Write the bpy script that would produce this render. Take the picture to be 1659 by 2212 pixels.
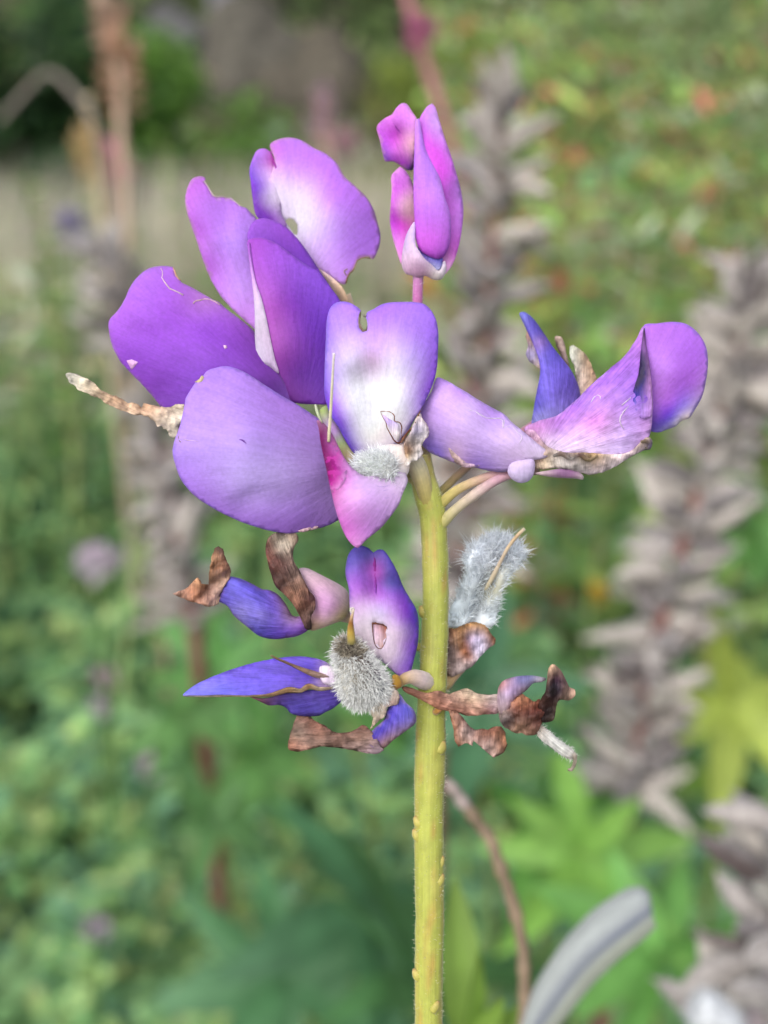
import bpy, bmesh, math, random
import numpy as np
from mathutils import Vector, Matrix, noise, Euler
from mathutils.geometry import delaunay_2d_cdt

random.seed(7); rng = np.random.default_rng(7)
scene = bpy.context.scene
COL = scene.collection
for o in list(bpy.data.objects): bpy.data.objects.remove(o)

# ------------------------------------------------------------------ camera
PITCH = math.radians(22.0); H = 0.75; D0 = 0.110; QP = 0.0482e-3      # metres per picture unit in the focal plane
cam_d = bpy.data.cameras.new('camera'); cam = bpy.data.objects.new('camera', cam_d); COL.objects.link(cam)
cam.location = (0, 0, H); cam.rotation_euler = (math.pi/2 - PITCH, 0, 0)
cam_d.sensor_fit = 'VERTICAL'; cam_d.sensor_height = 24.0
cam_d.lens = 12.0 / ((1106*QP)/D0)
cam_d.clip_start = 0.004; cam_d.clip_end = 400
cam_d.dof.use_dof = True; cam_d.dof.focus_distance = D0 - 0.0005
cam_d.dof.aperture_fstop = cam_d.lens / 2.8                           # pupil of about 2.8 mm
scene.camera = cam
C0 = np.array([0, 0, H]); RX = np.array([1., 0, 0])
UP = np.array([0, math.sin(PITCH), math.cos(PITCH)]); FW = np.array([0, math.cos(PITCH), -math.sin(PITCH)])
def PM(x, y, depth):                                                  # a point `depth` metres in front of the lens plane
    k = depth / D0
    return Vector(C0 + FW*depth + RX*((x-829.5)*QP*k) + UP*((1106-y)*QP*k))
def P(x, y, d=0.0): return PM(x, y, D0 + d*1e-3)                      # d: millimetres behind the focal plane

# ------------------------------------------------------------------ light
SUN_EL, SUN_AZ = math.radians(46), math.radians(-35)
w = bpy.data.worlds.new('World'); scene.world = w; w.use_nodes = True
nt = w.node_tree; nt.nodes.clear()
sky = nt.nodes.new('ShaderNodeTexSky'); sky.sky_type = 'NISHITA'; sky.sun_disc = False
sky.sun_elevation = SUN_EL; sky.sun_rotation = SUN_AZ; sky.dust_density = 3.0; sky.air_density = 1.0
hs = nt.nodes.new('ShaderNodeHueSaturation'); hs.inputs['Saturation'].default_value = 0.40   # overcast: greyer than clear sky
bg = nt.nodes.new('ShaderNodeBackground'); bg.inputs['Strength'].default_value = 0.15
wo = nt.nodes.new('ShaderNodeOutputWorld')
nt.links.new(sky.outputs[0], hs.inputs['Color']); nt.links.new(hs.outputs[0], bg.inputs['Color']); nt.links.new(bg.outputs[0], wo.inputs[0])
sd = bpy.data.lights.new('sun', 'SUN'); sd.energy = 1.0; sd.angle = math.radians(75); sd.color = (1.0, 0.985, 0.955)
so = bpy.data.objects.new('sun', sd); COL.objects.link(so)
sun_dir = Vector((math.sin(SUN_AZ)*math.cos(SUN_EL), math.cos(SUN_AZ)*math.cos(SUN_EL)*-1, math.sin(SUN_EL)))
so.rotation_euler = sun_dir.to_track_quat('Z', 'Y').to_euler(); so.location = (0, 0, 5)
sky.sun_rotation = math.atan2(sun_dir.x, sun_dir.y)
vs = scene.view_settings; vs.view_transform = 'Standard'; vs.look = 'None'; vs.gamma = 1.0; vs.use_curve_mapping = False
vs.exposure = 0.80
scene.render.engine = 'CYCLES'; scene.cycles.use_denoising = True; scene.cycles.max_bounces = 8
scene.cycles.transmission_bounces = 6; scene.cycles.diffuse_bounces = 4

# ------------------------------------------------------------------ helpers
def lin(c):
    c = np.asarray(c, float)/255.0
    return np.where(c <= 0.04045, c/12.92, ((c+0.055)/1.055)**2.4)

def tag(o, label=None, cat=None, group=None, kind=None):
    if label: o['label'] = label
    if cat: o['category'] = cat
    if group: o['group'] = group
    if kind: o['kind'] = kind
    return o

def setp(o, parent):
    if parent is not None:
        o.parent = parent
        if parent.parent is None and parent.type == 'EMPTY':
            o.matrix_parent_inverse = Matrix.Translation(-Vector(parent.location))
    return o

def empty(name, loc, parent=None):
    o = bpy.data.objects.new(name, None); o.empty_display_size = 0.01; COL.objects.link(o)
    o.location = loc
    return setp(o, parent)

def mesh_obj(name, V, F, mat, parent=None, cols=None, smooth=True, attrs=None):
    me = bpy.data.meshes.new(name)
    me.from_pydata([tuple(v) for v in V], [], [tuple(f) for f in F])
    if cols is not None:
        a = me.color_attributes.new('Col', 'FLOAT_COLOR', 'POINT')
        c4 = np.ones((len(V), 4), np.float32); c4[:, :3] = cols; a.data.foreach_set('color', c4.ravel())
    for k, v in (attrs or {}).items():
        a = me.attributes.new(k, 'FLOAT', 'POINT'); a.data.foreach_set('value', np.asarray(v, np.float32))
    if smooth: me.polygons.foreach_set('use_smooth', [True]*len(me.polygons))
    me.materials.append(mat); me.update()
    o = bpy.data.objects.new(name, me); COL.objects.link(o)
    return setp(o, parent)

def fast_mesh(name, V, T, mat, cols, parent=None, smooth=False):
    """large triangle soups straight from numpy"""
    V = np.asarray(V, np.float32); T = np.asarray(T, np.int32); me = bpy.data.meshes.new(name)
    me.vertices.add(len(V)); me.vertices.foreach_set('co', V.ravel())
    me.loops.add(T.size); me.loops.foreach_set('vertex_index', T.ravel())
    me.polygons.add(len(T)); me.polygons.foreach_set('loop_start', np.arange(0, T.size, 3, dtype=np.int32))
    me.polygons.foreach_set('loop_total', np.full(len(T), 3, np.int32))
    a = me.color_attributes.new('Col', 'FLOAT_COLOR', 'POINT')
    c4 = np.ones((len(V), 4), np.float32); c4[:, :3] = cols; a.data.foreach_set('color', c4.ravel())
    if smooth: me.polygons.foreach_set('use_smooth', np.ones(len(T), bool))
    me.materials.append(mat); me.update(calc_edges=True); me.validate()
    o = bpy.data.objects.new(name, me); COL.objects.link(o)
    return setp(o, parent)

# ------------------------------------------------------------------ materials
def new_mat(name):
    m = bpy.data.materials.new(name); m.use_nodes = True; n = m.node_tree; n.nodes.clear(); return m, n
def N(n, t, **k):
    x = n.nodes.new(t)
    for a, b in k.items(): setattr(x, a, b)
    return x
def col_mat(name, rough=0.55, transl=0.25, sheen=0.0, streak=0.0, grain=0.08, gscale=2500, bump=0.3, bdist=8e-5, spec=0.35, sss=0.0, fine=None, trans_gain=1.0):
    """colour attribute * streaks along the veins * fine mottling, thin translucent tissue"""
    m, n = new_mat(name); L = n.links.new
    at = N(n, 'ShaderNodeAttribute', attribute_name='Col')
    tc = N(n, 'ShaderNodeTexCoord')
    g = N(n, 'ShaderNodeTexNoise'); g.inputs['Scale'].default_value = gscale; g.inputs['Detail'].default_value = 4
    L(tc.outputs['Object'], g.inputs['Vector'])
    mr = N(n, 'ShaderNodeMapRange'); mr.inputs['From Min'].default_value = .3; mr.inputs['From Max'].default_value = .7
    mr.inputs['To Min'].default_value = 1-grain; mr.inputs['To Max'].default_value = 1+grain
    L(g.outputs['Fac'], mr.inputs['Value'])
    val = mr.outputs[0]; height = g.outputs['Fac']
    if streak > 0:
        an = N(n, 'ShaderNodeAttribute', attribute_name='ang'); ra = N(n, 'ShaderNodeAttribute', attribute_name='rad')
        cx = N(n, 'ShaderNodeCombineXYZ'); L(an.outputs['Fac'], cx.inputs[0]); L(ra.outputs['Fac'], cx.inputs[1])
        s = N(n, 'ShaderNodeTexNoise'); s.inputs['Scale'].default_value = 1.0; s.inputs['Detail'].default_value = 4; s.inputs['Roughness'].default_value = .6
        L(cx.outputs[0], s.inputs['Vector'])
        m2 = N(n, 'ShaderNodeMapRange'); m2.inputs['From Min'].default_value = .3; m2.inputs['From Max'].default_value = .7
        m2.inputs['To Min'].default_value = 1-streak; m2.inputs['To Max'].default_value = 1+streak*.7
        L(s.outputs['Fac'], m2.inputs['Value'])
        c2 = N(n, 'ShaderNodeVectorMath', operation='MULTIPLY'); c2.inputs[1].default_value = (2.6, .5, 1); L(cx.outputs[0], c2.inputs[0])
        s2 = N(n, 'ShaderNodeTexNoise'); s2.inputs['Scale'].default_value = 1.0; s2.inputs['Detail'].default_value = 2; L(c2.outputs[0], s2.inputs['Vector'])
        ab = N(n, 'ShaderNodeMath', operation='SUBTRACT'); ab.inputs[1].default_value = .5; L(s2.outputs['Fac'], ab.inputs[0])
        ab2 = N(n, 'ShaderNodeMath', operation='ABSOLUTE'); L(ab.outputs[0], ab2.inputs[0])
        vr = N(n, 'ShaderNodeMapRange'); vr.inputs['From Max'].default_value = .05; vr.inputs['To Min'].default_value = 1-streak*.8; vr.inputs['To Max'].default_value = 1.0; L(ab2.outputs[0], vr.inputs['Value'])
        mv = N(n, 'ShaderNodeMath', operation='MULTIPLY'); L(val, mv.inputs[0]); L(vr.outputs[0], mv.inputs[1]); val = mv.outputs[0]
        mm = N(n, 'ShaderNodeMath', operation='MULTIPLY'); L(val, mm.inputs[0]); L(m2.outputs[0], mm.inputs[1]); val = mm.outputs[0]
        ad = N(n, 'ShaderNodeMath', operation='ADD'); L(g.outputs['Fac'], ad.inputs[0])
        ml = N(n, 'ShaderNodeMath', operation='MULTIPLY'); ml.inputs[1].default_value = 2.0; L(s.outputs['Fac'], ml.inputs[0]); L(ml.outputs[0], ad.inputs[1]); height = ad.outputs[0]
    vm = N(n, 'ShaderNodeVectorMath', operation='SCALE'); L(at.outputs['Color'], vm.inputs[0]); L(val, vm.inputs['Scale'])
    bp = N(n, 'ShaderNodeBump'); bp.inputs['Strength'].default_value = bump; bp.inputs['Distance'].default_value = bdist; L(height, bp.inputs['Height'])
    p = N(n, 'ShaderNodeBsdfPrincipled'); L(vm.outputs[0], p.inputs['Base Color']); p.inputs['Roughness'].default_value = rough
    p.inputs['Specular IOR Level'].default_value = spec; L(bp.outputs[0], p.inputs['Normal'])
    if sheen: p.inputs['Sheen Weight'].default_value = sheen; p.inputs['Sheen Roughness'].default_value = .4
    out = N(n, 'ShaderNodeOutputMaterial')
    if transl > 0:
        tr = N(n, 'ShaderNodeBsdfTranslucent'); L(vm.outputs[0], tr.inputs['Color'])
        mx = N(n, 'ShaderNodeMixShader'); mx.inputs[0].default_value = transl; L(p.outputs[0], mx.inputs[1]); L(tr.outputs[0], mx.inputs[2]); L(mx.outputs[0], out.inputs[0])
    else: L(p.outputs[0], out.inputs[0])
    return m
M = {}
M['petal'] = col_mat('petal', rough=.58, transl=.28, sheen=.1, streak=.085, grain=.075, gscale=2600, bump=.5, spec=.25)
M['fade'] = col_mat('faded_petal', rough=.6, transl=.15, streak=.26, grain=.14, gscale=1600, bump=.6, bdist=1.5e-4)
M['dry'] = col_mat('dried_tissue', rough=.55, transl=.15, streak=.3, grain=.3, gscale=1300, bump=1.0, bdist=2.5e-4, spec=.3)
M['calyx'] = col_mat('calyx', rough=.7, transl=.25, sheen=.5, streak=.1, grain=.1, gscale=2000, bump=.4)
M['stem'] = col_mat('stem', rough=.5, transl=0, sheen=.25, streak=.13, grain=.1, gscale=900, bump=.35, bdist=1.2e-4)
M['hair'] = col_mat('hair', rough=.5, transl=.35, grain=.05, bump=0)
M['leaf'] = col_mat('leaf', rough=.5, transl=.38, grain=.18, gscale=90, bump=.3, bdist=6e-4, spec=.4)
M['pod'] = col_mat('dried_pod', rough=.7, transl=0, sheen=.35, grain=.22, gscale=500, bump=.5, bdist=3e-4)
M['dstem'] = col_mat('dried_stem', rough=.75, transl=0, grain=.25, gscale=250, bump=.5, bdist=5e-4)
M['rock'] = col_mat('rock', rough=.9, transl=0, grain=.35, gscale=14, bump=.7, bdist=1e-2)
M['bark'] = col_mat('bark', rough=.9, transl=0, grain=.3, gscale=30, bump=.8, bdist=8e-3)
def ground_mat():
    m, n = new_mat('soil'); L = n.links.new; tc = N(n, 'ShaderNodeTexCoord')
    a = N(n, 'ShaderNodeTexNoise'); a.inputs['Scale'].default_value = 3; a.inputs['Detail'].default_value = 10; L(tc.outputs['Object'], a.inputs['Vector'])
    r = N(n, 'ShaderNodeValToRGB'); e = r.color_ramp.elements
    e[0].position = .35; e[0].color = (.018, .022, .010, 1); e[1].position = .7; e[1].color = (.075, .062, .040, 1)
    x = e.new(.52); x.color = (.035, .045, .018, 1)
    L(a.outputs['Fac'], r.inputs[0]); b = N(n, 'ShaderNodeBump'); b.inputs['Distance'].default_value = .03; L(a.outputs['Fac'], b.inputs['Height'])
    p = N(n, 'ShaderNodeBsdfPrincipled'); p.inputs['Roughness'].default_value = .95; L(r.outputs[0], p.inputs['Base Color']); L(b.outputs[0], p.inputs['Normal'])
    o = N(n, 'ShaderNodeOutputMaterial'); L(p.outputs[0], o.inputs[0]); return m
M['soil'] = ground_mat()

# ------------------------------------------------------------------ tissue sheets, drawn as outlines with their own depth
CR = {'1': (199.1, 265.4, .4), '2': (132.7, 730., .48), '3': (796.3, 597.2, .48), '4': (730., 199., .21), '5': (365., 1128., .36),
      '6': (829.5, 1095., .28), 'B': (663.6, 630.4, .255), 'S': (849.4, 929., .27), 'q': (0, 0, 1.)}
def cr(c, pts):
    a, b, k = CR[c]; return [(a+p[0]*k, b+p[1]*k) + tuple(p[2:]) for p in pts]

def densify(pts, step, closed=True, sharp=False):
    P_ = np.array([p[:2] for p in pts], float); n = len(P_); out = []
    for i in range(n if closed else n-1):
        p0, p1, p2, p3 = (P_[(i-1) % n] if closed or i > 0 else P_[0]), P_[i], P_[(i+1) % n], (P_[(i+2) % n] if closed or i+2 < n else P_[-1])
        k = max(1, int(np.hypot(*(p2-p1))/step))
        # centripetal-like: tension pulls long/short neighbours together so that corners do not overshoot
        l0, l1, l2 = [max(np.hypot(*v), 1e-6) for v in (p1-p0, p2-p1, p3-p2)]
        m1 = (p2-p0)*(l1/(l0+l1)); m2 = (p3-p1)*(l1/(l1+l2))
        if sharp: m1 = m1*.25+(p2-p1)*.75; m2 = m2*.25+(p2-p1)*.75
        for j in range(k):
            t = j/k; a = 2*t**3-3*t**2+1; b = t**3-2*t**2+t; c = -2*t**3+3*t**2; d = t**3-t**2
            out.append(a*p1+b*m1+c*p2+d*m2)
    if not closed: out.append(P_[-1])
    return np.array(out)

def inside(pts, poly):
    x, y = pts[:, 0], pts[:, 1]; r = np.zeros(len(pts), bool); n = len(poly); j = n-1
    for i in range(n):
        xi, yi = poly[i]; xj, yj = poly[j]
        if yi != yj:
            r ^= ((yi > y) != (yj > y)) & (x < (xj-xi)*(y-yi)/(yj-yi)+xi)
        j = i
    return r

def tps(ctrl):
    c = np.array(ctrl, float); X = c[:, :2]/100; z = c[:, 2]; n = len(c)
    if n == 1: return lambda Q: np.full(len(Q), z[0])
    def U(r): return np.where(r > 0, r*r*np.log(np.maximum(r, 1e-9)), 0)
    if n < 4:
        A = np.c_[np.ones(n), X]; s, *_ = np.linalg.lstsq(A, z, rcond=None)
        return lambda Q: np.c_[np.ones(len(Q)), Q/100] @ s
    K = U(np.linalg.norm(X[:, None]-X[None], axis=2)) + np.eye(n)*1e-3; Pm = np.c_[np.ones(n), X]
    A = np.block([[K, Pm], [Pm.T, np.zeros((3, 3))]]); s = np.linalg.lstsq(A, np.r_[z, 0, 0, 0], rcond=None)[0]
    def f(Q):
        q = Q/100; return U(np.linalg.norm(q[:, None]-X[None], axis=2)) @ s[:n] + np.c_[np.ones(len(q)), q] @ s[n:]
    return f

def paint(cols, Q, power=3.0):
    """pigment blended smoothly between the given points (regularised multiquadric)"""
    X = np.array([c[:2] for c in cols], float); V = np.array([lin(c[2]) for c in cols]); n = len(X)
    if n < 3:
        d2 = ((Q[:, None]-X[None])**2).sum(2); wt = 1/(d2+100); return (wt/wt.sum(1, keepdims=True)) @ V
    dx = np.linalg.norm(X[:, None]-X[None], axis=2); big = dx+np.eye(n)*1e9; s = np.median(np.sort(big, 1)[:, 0])*.6
    wgt = np.array([c[3] if len(c) > 3 else 1.0 for c in cols])
    K = -np.sqrt(dx**2+s*s); lam = s*.22/np.clip(wgt, .15, 3)
    A = np.block([[K+np.diag(lam), np.ones((n, 1))], [np.ones((1, n)), np.zeros((1, 1))]])
    sol = np.linalg.lstsq(A, np.vstack([V, np.zeros((1, 3))]), rcond=None)[0]
    d = np.linalg.norm(Q[:, None]-X[None], axis=2)
    return np.clip(-np.sqrt(d*d+s*s) @ sol[:n]+sol[n], V.min(0), V.max(0))

def fbm(x, y, s, sc, oc=3):
    v = 0; a = 1
    for i in range(oc):
        v += a*noise.noise((x*sc, y*sc, s+i*7.3)); sc *= 2.1; a *= .5
    return v

SURF = {}
def on_surf(o, Q):
    """depth of a sheet already built at picture points Q (inverse-distance over its nearest vertices)"""
    S, d = SURF[o.name]; r = np.linalg.norm(np.asarray(Q)[:, None]-S[None], axis=2); i = np.argsort(r, 1)[:, :5]
    w_ = 1/(np.take_along_axis(r, i, 1)+.5)**2; return (d[i]*w_).sum(1)/w_.sum(1)

def sheet(name, parent, c, outline, d, cols, bulge=0.0, bw=60, holes=(), rag=0.0, crum=0.0, csc=.012, mat='petal', vo=None, thick=.16,
          closed=False, step=5.0, grid=9.0, sharp=False, edge=None, waves=None, power=3.0, on=None, lift=.05, tint=0.0):
    """one petal or scrap of tissue: outline, depths (mm) at a few points, pigment at a few points"""
    seed = random.random()*100
    bulge *= .3 if not closed else (.6 if mat == 'dry' else .85)
    thick = thick*.5 if mat in ('petal', 'fade') else thick*.7
    out = densify(cr(c, outline), step, sharp=sharp)
    if rag:
        cen = out.mean(0)
        out = np.array([p+np.array([fbm(p[0], p[1], seed, .09), fbm(p[0], p[1], seed+40, .09)])*rag*1.6 for p in out])
    hl = [densify(cr(c, h), step*.7, sharp=True) for h in holes]
    dd = cr(c, d) if d else [(0, 0, 0)]
    f = tps(dd); cc = cr(c, cols)
    lo, hi = out.min(0), out.max(0)
    gx, gy = np.meshgrid(np.arange(lo[0], hi[0], grid), np.arange(lo[1], hi[1], grid*.9)); gx[1::2] += grid/2
    G = np.c_[gx.ravel(), gy.ravel()]; G += rng.normal(0, grid*.08, G.shape)
    ok = inside(G, out)
    rings = np.vstack([out]+hl)
    G = G[ok]
    if len(G):
        for h in hl: G = G[~inside(G, h)]
        dm = np.min(np.linalg.norm(G[:, None]-rings[None], axis=2), axis=1); G = G[dm > step*.65]
    pts = np.vstack([out]+hl+[G]); edges = []; s = 0
    for r in [out]+hl:
        k = len(r); edges += [(s+i, s+(i+1) % k) for i in range(k)]; s += k
    vv, ee, ff, ov, oe, of = delaunay_2d_cdt([Vector(p) for p in pts], edges, [], 0, 1e-4)
    Q = np.array([tuple(v) for v in vv]); T = np.array([list(t) for t in ff if len(t) == 3])
    ce = Q[T].mean(1); k = inside(ce, out)
    for h in hl: k &= ~inside(ce, h)
    T = T[k]
    e = np.min(np.linalg.norm(Q[:, None]-out[None], axis=2), axis=1)
    prof = 1-(1-np.clip(e/bw, 0, 1))**2
    base = f(Q) if on is None else on_surf(on, Q)-lift
    if on is not None: bulge = 0
    if crum: base = base + np.array([(.7*fbm(q[0], q[1], seed, csc*1.2, 4)-1.1*abs(fbm(q[0], q[1], seed+5, csc*1.8, 3))) for q in Q])*crum*1.35
    if waves:                                                        # (angle deg, wavelength px, height mm)
        for an, wl, am in waves:
            u = (Q[:, 0]*math.cos(math.radians(an))+Q[:, 1]*math.sin(math.radians(an)))*2*math.pi/wl
            base = base + am*np.sin(u+2.0*np.array([noise.noise((q[0]*.01, q[1]*.01, seed)) for q in Q]))
    if vo is None: vo_q = out.mean(0)+np.array([0, 300])
    else: vo_q = np.array(cr(c, [vo])[0])
    dv = Q-vo_q; mean_a = math.atan2(*(out.mean(0)-vo_q)[::-1]); ang = ((np.arctan2(dv[:, 1], dv[:, 0])-mean_a+math.pi) % (2*math.pi)-math.pi)*16+seed; rad = np.linalg.norm(dv, axis=1)*.012
    colr = paint(cc, Q, power)**{'petal': .93, 'fade': 1.0}.get(mat, 1.0)
    if tint: colr = colr*(1-tint)+tint*.85
    if mat in ('petal', 'fade'):
        sat = np.clip(1-colr.min(1)/np.maximum(colr.max(1), 1e-6), 0, 1)[:, None]; colr = colr*(1+sat*np.array([.13, -.06, -.07]))
    if mat == 'petal': colr = colr*(1-.17*np.clip((colr.min(1)-.3)/.5, 0, 1))[:, None]
    if mat == 'dry': g_ = colr.mean(1, keepdims=True); colr = colr*.76+g_*.24
    if mat == 'dry':                                                 # blotches of darker decay
        colr = colr*np.array([1+.38*fbm(q[0], q[1], seed+11, .05, 4) for q in Q]).clip(.35, 1.6)[:, None]
    if edge:                                                         # (rgb, width px, strength): bleached, bruised or dried rims
        er, ew, es = edge; kk = (np.clip(1-e/ew, 0, 1)**1.5*es*np.clip(.6+.9*np.array([noise.noise((q[0]*.03, q[1]*.03, seed)) for q in Q]), 0, 1))[:, None]
        colr = colr*(1-kk)+lin(er)*kk
    if closed:
        pr = np.sqrt(np.clip(1-(1-np.clip(e/bw, 0, 1))**2, 0, 1))
        n = len(Q)
        V = [P(q[0], q[1], b-bulge*x) for q, b, x in zip(Q, base, pr)]+[P(q[0], q[1], b+bulge*x+.04) for q, b, x in zip(Q, base, pr)]
        F = [tuple(t[::-1]) for t in T]+[tuple(t+n) for t in T]           # picture y runs down, so the near side is wound backwards
        bm = [i for i in range(len(out))]
        # stitch the rims together
        F += [(i, (i+1) % len(out), (i+1) % len(out)+n, i+n) for i in bm] if len(Q) >= len(out) else []
        o = mesh_obj(name, V, F, M[mat], parent, np.vstack([colr, colr]), True, {'ang': np.r_[ang, ang], 'rad': np.r_[rad, rad]})
        return o
    V = [P(q[0], q[1], b-bulge*x) for q, b, x in zip(Q, base, prof)]
    o = mesh_obj(name, V, [tuple(t) for t in T], M[mat], parent, colr, True, {'ang': ang, 'rad': rad})
    SURF[o.name] = (Q, base-bulge*prof)
    if thick:
        md = o.modifiers.new('thickness', 'SOLIDIFY'); md.thickness = thick*1e-3; md.offset = 0
    return o

def sweep(path, radii, seg=10, flat=1.0, wob=0.0, seed=0, flat_dir=None, cap=True):
    """tube mesh along world points"""
    pts = [Vector(p) for p in path]; V = []; F = []; A = []; Rr = []; prev = None; acc = 0
    for i, p in enumerate(pts):
        t = (pts[min(i+1, len(pts)-1)]-pts[max(i-1, 0)]).normalized()
        if prev is None:
            a = flat_dir or (Vector((0, 1, 0)) if abs(t.y) < .9 else Vector((1, 0, 0))); u = (a-t*a.dot(t)).normalized()
        else: u = (prev-t*prev.dot(t)).normalized()
        prev = u; v = t.cross(u)
        if i: acc += (p-pts[i-1]).length
        for j in range(seg):
            th = 2*math.pi*j/seg; r = radii[i]
            if wob: r *= 1+wob*noise.noise((math.cos(th)*1.5+seed, math.sin(th)*1.5, acc*700))
            V.append(p+u*(math.cos(th)*r*flat)+v*(math.sin(th)*r)); A.append(math.sin(th)*6+seed); Rr.append(acc*1000*.12)
    n = len(pts)
    for i in range(n-1):
        for j in range(seg):
            F.append((i*seg+j, i*seg+(j+1) % seg, (i+1)*seg+(j+1) % seg, (i+1)*seg+j))
    if cap:
        F.append(tuple(range(seg))[::-1]); F.append(tuple(range((n-1)*seg, n*seg)))
    return V, F, A, Rr

def smooth_path(pts, n):
    pts = [np.array(p, float) for p in pts]; m = len(pts); out = []
    for k in range(n):
        t = k/(n-1)*(m-1); i = min(int(t), m-2); f = t-i
        p0, p1, p2, p3 = pts[max(i-1, 0)], pts[i], pts[i+1], pts[min(i+2, m-1)]
        out.append(.5*((2*p1)+(-p0+p2)*f+(2*p0-5*p1+4*p2-p3)*f*f+(-p0+3*p1-3*p2+p3)*f**3))
    return np.array(out)

def tube(name, parent, c, pts, rad, cols, mat='stem', n=None, seg=10, flat=1.0, wob=0.0, on=None, lift=.0):
    """pts (x, y, d mm); rad in picture units per point; cols one colour per point"""
    a, b, k = CR[c]; q = np.array([(a+p[0]*k, b+p[1]*k, p[2], r*k) for p, r in zip(pts, rad)])
    n = n or max(6, int(sum(np.hypot(*(q[i+1, :2]-q[i, :2])) for i in range(len(q)-1))/8))
    s = smooth_path(q, n)
    if on is not None: s[:, 2] = on_surf(on, s[:, :2])-lift
    W = [P(x[0], x[1], x[2]) for x in s]
    R_ = [max(x[3], .3)*QP*(D0+x[2]*1e-3)/D0 for x in s]
    V, F, A, Rr = sweep(W, R_, seg, flat, wob, random.random()*50)
    lc = np.array([lin(x) for x in cols]); t = np.linspace(0, len(lc)-1, n)
    cc = np.array([[np.interp(x, range(len(lc)), lc[:, j]) for j in range(3)] for x in t])
    return mesh_obj(name, V, F, M[mat], parent, np.repeat(cc, seg, 0), True, {'ang': A, 'rad': Rr})

def hairs(name, parent, src, count, length, width, col, lean=Vector((0, 0, 0)), jit=.5, sel=None, bend=.3, var=.4, rim=None):
    """fine hairs as thin ribbons rooted on the faces of a mesh already built (world coordinates)"""
    me = src.data; polys = [p for p in me.polygons if (sel is None or sel(p.center)) and (rim is None or abs(p.normal.dot(Vector(FW))) < rim)]
    ar = np.array([p.area for p in polys]); pick = rng.choice(len(polys), count, p=ar/ar.sum()); V = []; T = []; C = []
    for k in pick:
        p = polys[k]; vs_ = [me.vertices[i].co for i in p.vertices]; wt = rng.dirichlet(np.ones(len(vs_)))
        r = Vector((0, 0, 0))
        for v, ww in zip(vs_, wt): r += v*ww
        nrm = p.normal; d = (nrm+lean+Vector(rng.normal(0, jit, 3))).normalized(); l = length*(.55+.7*rng.random())
        sd_ = d.cross(Vector(rng.normal(0, 1, 3))).normalized()*width*.5
        b = Vector(rng.normal(0, bend, 3))*l
        a0 = r-nrm*width; m_ = r+d*l*.55+b*.3; e = r+d*l+b
        s = len(V); V += [a0-sd_, a0+sd_, m_-sd_*.8, m_+sd_*.8, e]; T += [(s, s+1, s+2), (s+1, s+3, s+2), (s+2, s+3, s+4)]
        cv = lin(col)*(1.1-var+var*rng.random()); C += [cv]*5
    o = fast_mesh(name, V, T, M['hair'], np.array(C), parent); o['kind'] = 'stuff'
    return o

# ================================================================== THE SETTING
# ground: one sheet out to the horizon, gently uneven near by
def gz(x, y):                                                         # meadow, rising to a bank at the back
    return .05*noise.noise((x*.7, y*.7, 0))+.34*max(0, min(y, 22)-5.2)
def ground():
    xs = np.r_[-200, -80, -30, np.linspace(-10, 10, 61), 30, 80, 200]; ys = np.r_[-60, -20, -6, np.linspace(-3, 24, 90), 30, 80, 260]
    V = []; F = []
    for y in ys:
        for x in xs: V.append((x, y, gz(x, y)))
    n = len(xs)
    for j in range(len(ys)-1):
        for i in range(n-1): F.append((j*n+i, j*n+i+1, (j+1)*n+i+1, (j+1)*n+i))
    o = mesh_obj('ground', V, F, M['soil']); tag(o, 'dark soil and litter under the plants', 'ground', kind='structure')
ground()

def leaf_soup(cen, dirs, nrm, size, wid, cols, fold=.25):
    """N leaves: base, two shoulders, midrib, tip (4 triangles each, folded along the midrib)"""
    cen, dirs, nrm = [np.asarray(a, float) for a in (cen, dirs, nrm)]
    dirs /= np.linalg.norm(dirs, axis=1, keepdims=True); side = np.cross(dirs, nrm); side /= np.maximum(np.linalg.norm(side, axis=1, keepdims=True), 1e-6)
    up = np.cross(side, dirs); s = np.asarray(size)[:, None]; w_ = np.asarray(wid)[:, None]
    b = cen; m = cen+dirs*s*.5-up*s*fold*.25; t = cen+dirs*s-up*s*fold*.4
    l1 = cen+dirs*s*.3+side*w_*.45+up*s*.03; r1 = cen+dirs*s*.3-side*w_*.45+up*s*.03
    l2 = cen+dirs*s*.68+side*w_*.42-up*s*fold*.12; r2 = cen+dirs*s*.68-side*w_*.42-up*s*fold*.12
    V = np.stack([b, l1, l2, t, r2, r1, m], 1).reshape(-1, 3); n = len(cen); k = np.arange(n)[:, None]*7
    T = np.concatenate([k+np.array([[6, 0, 1]]), k+np.array([[6, 1, 2]]), k+np.array([[6, 2, 3]]), k+np.array([[6, 3, 4]]), k+np.array([[6, 4, 5]]), k+np.array([[6, 5, 0]])], 0)
    return V, T, np.repeat(np.asarray(cols), 7, 0)

def pick_cols(n, pal, wts, var=.22):
    p = np.array([lin(c) for c in pal]); i = rng.choice(len(pal), n, p=np.array(wts)/sum(wts))
    return p[i]*(1+rng.normal(0, var, (n, 1))).clip(.45, 1.7)

GREENS = [(122, 166, 106), (138, 178, 118), (110, 154, 116), (152, 182, 112), (92, 134, 100), (172, 190, 124)]

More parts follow.
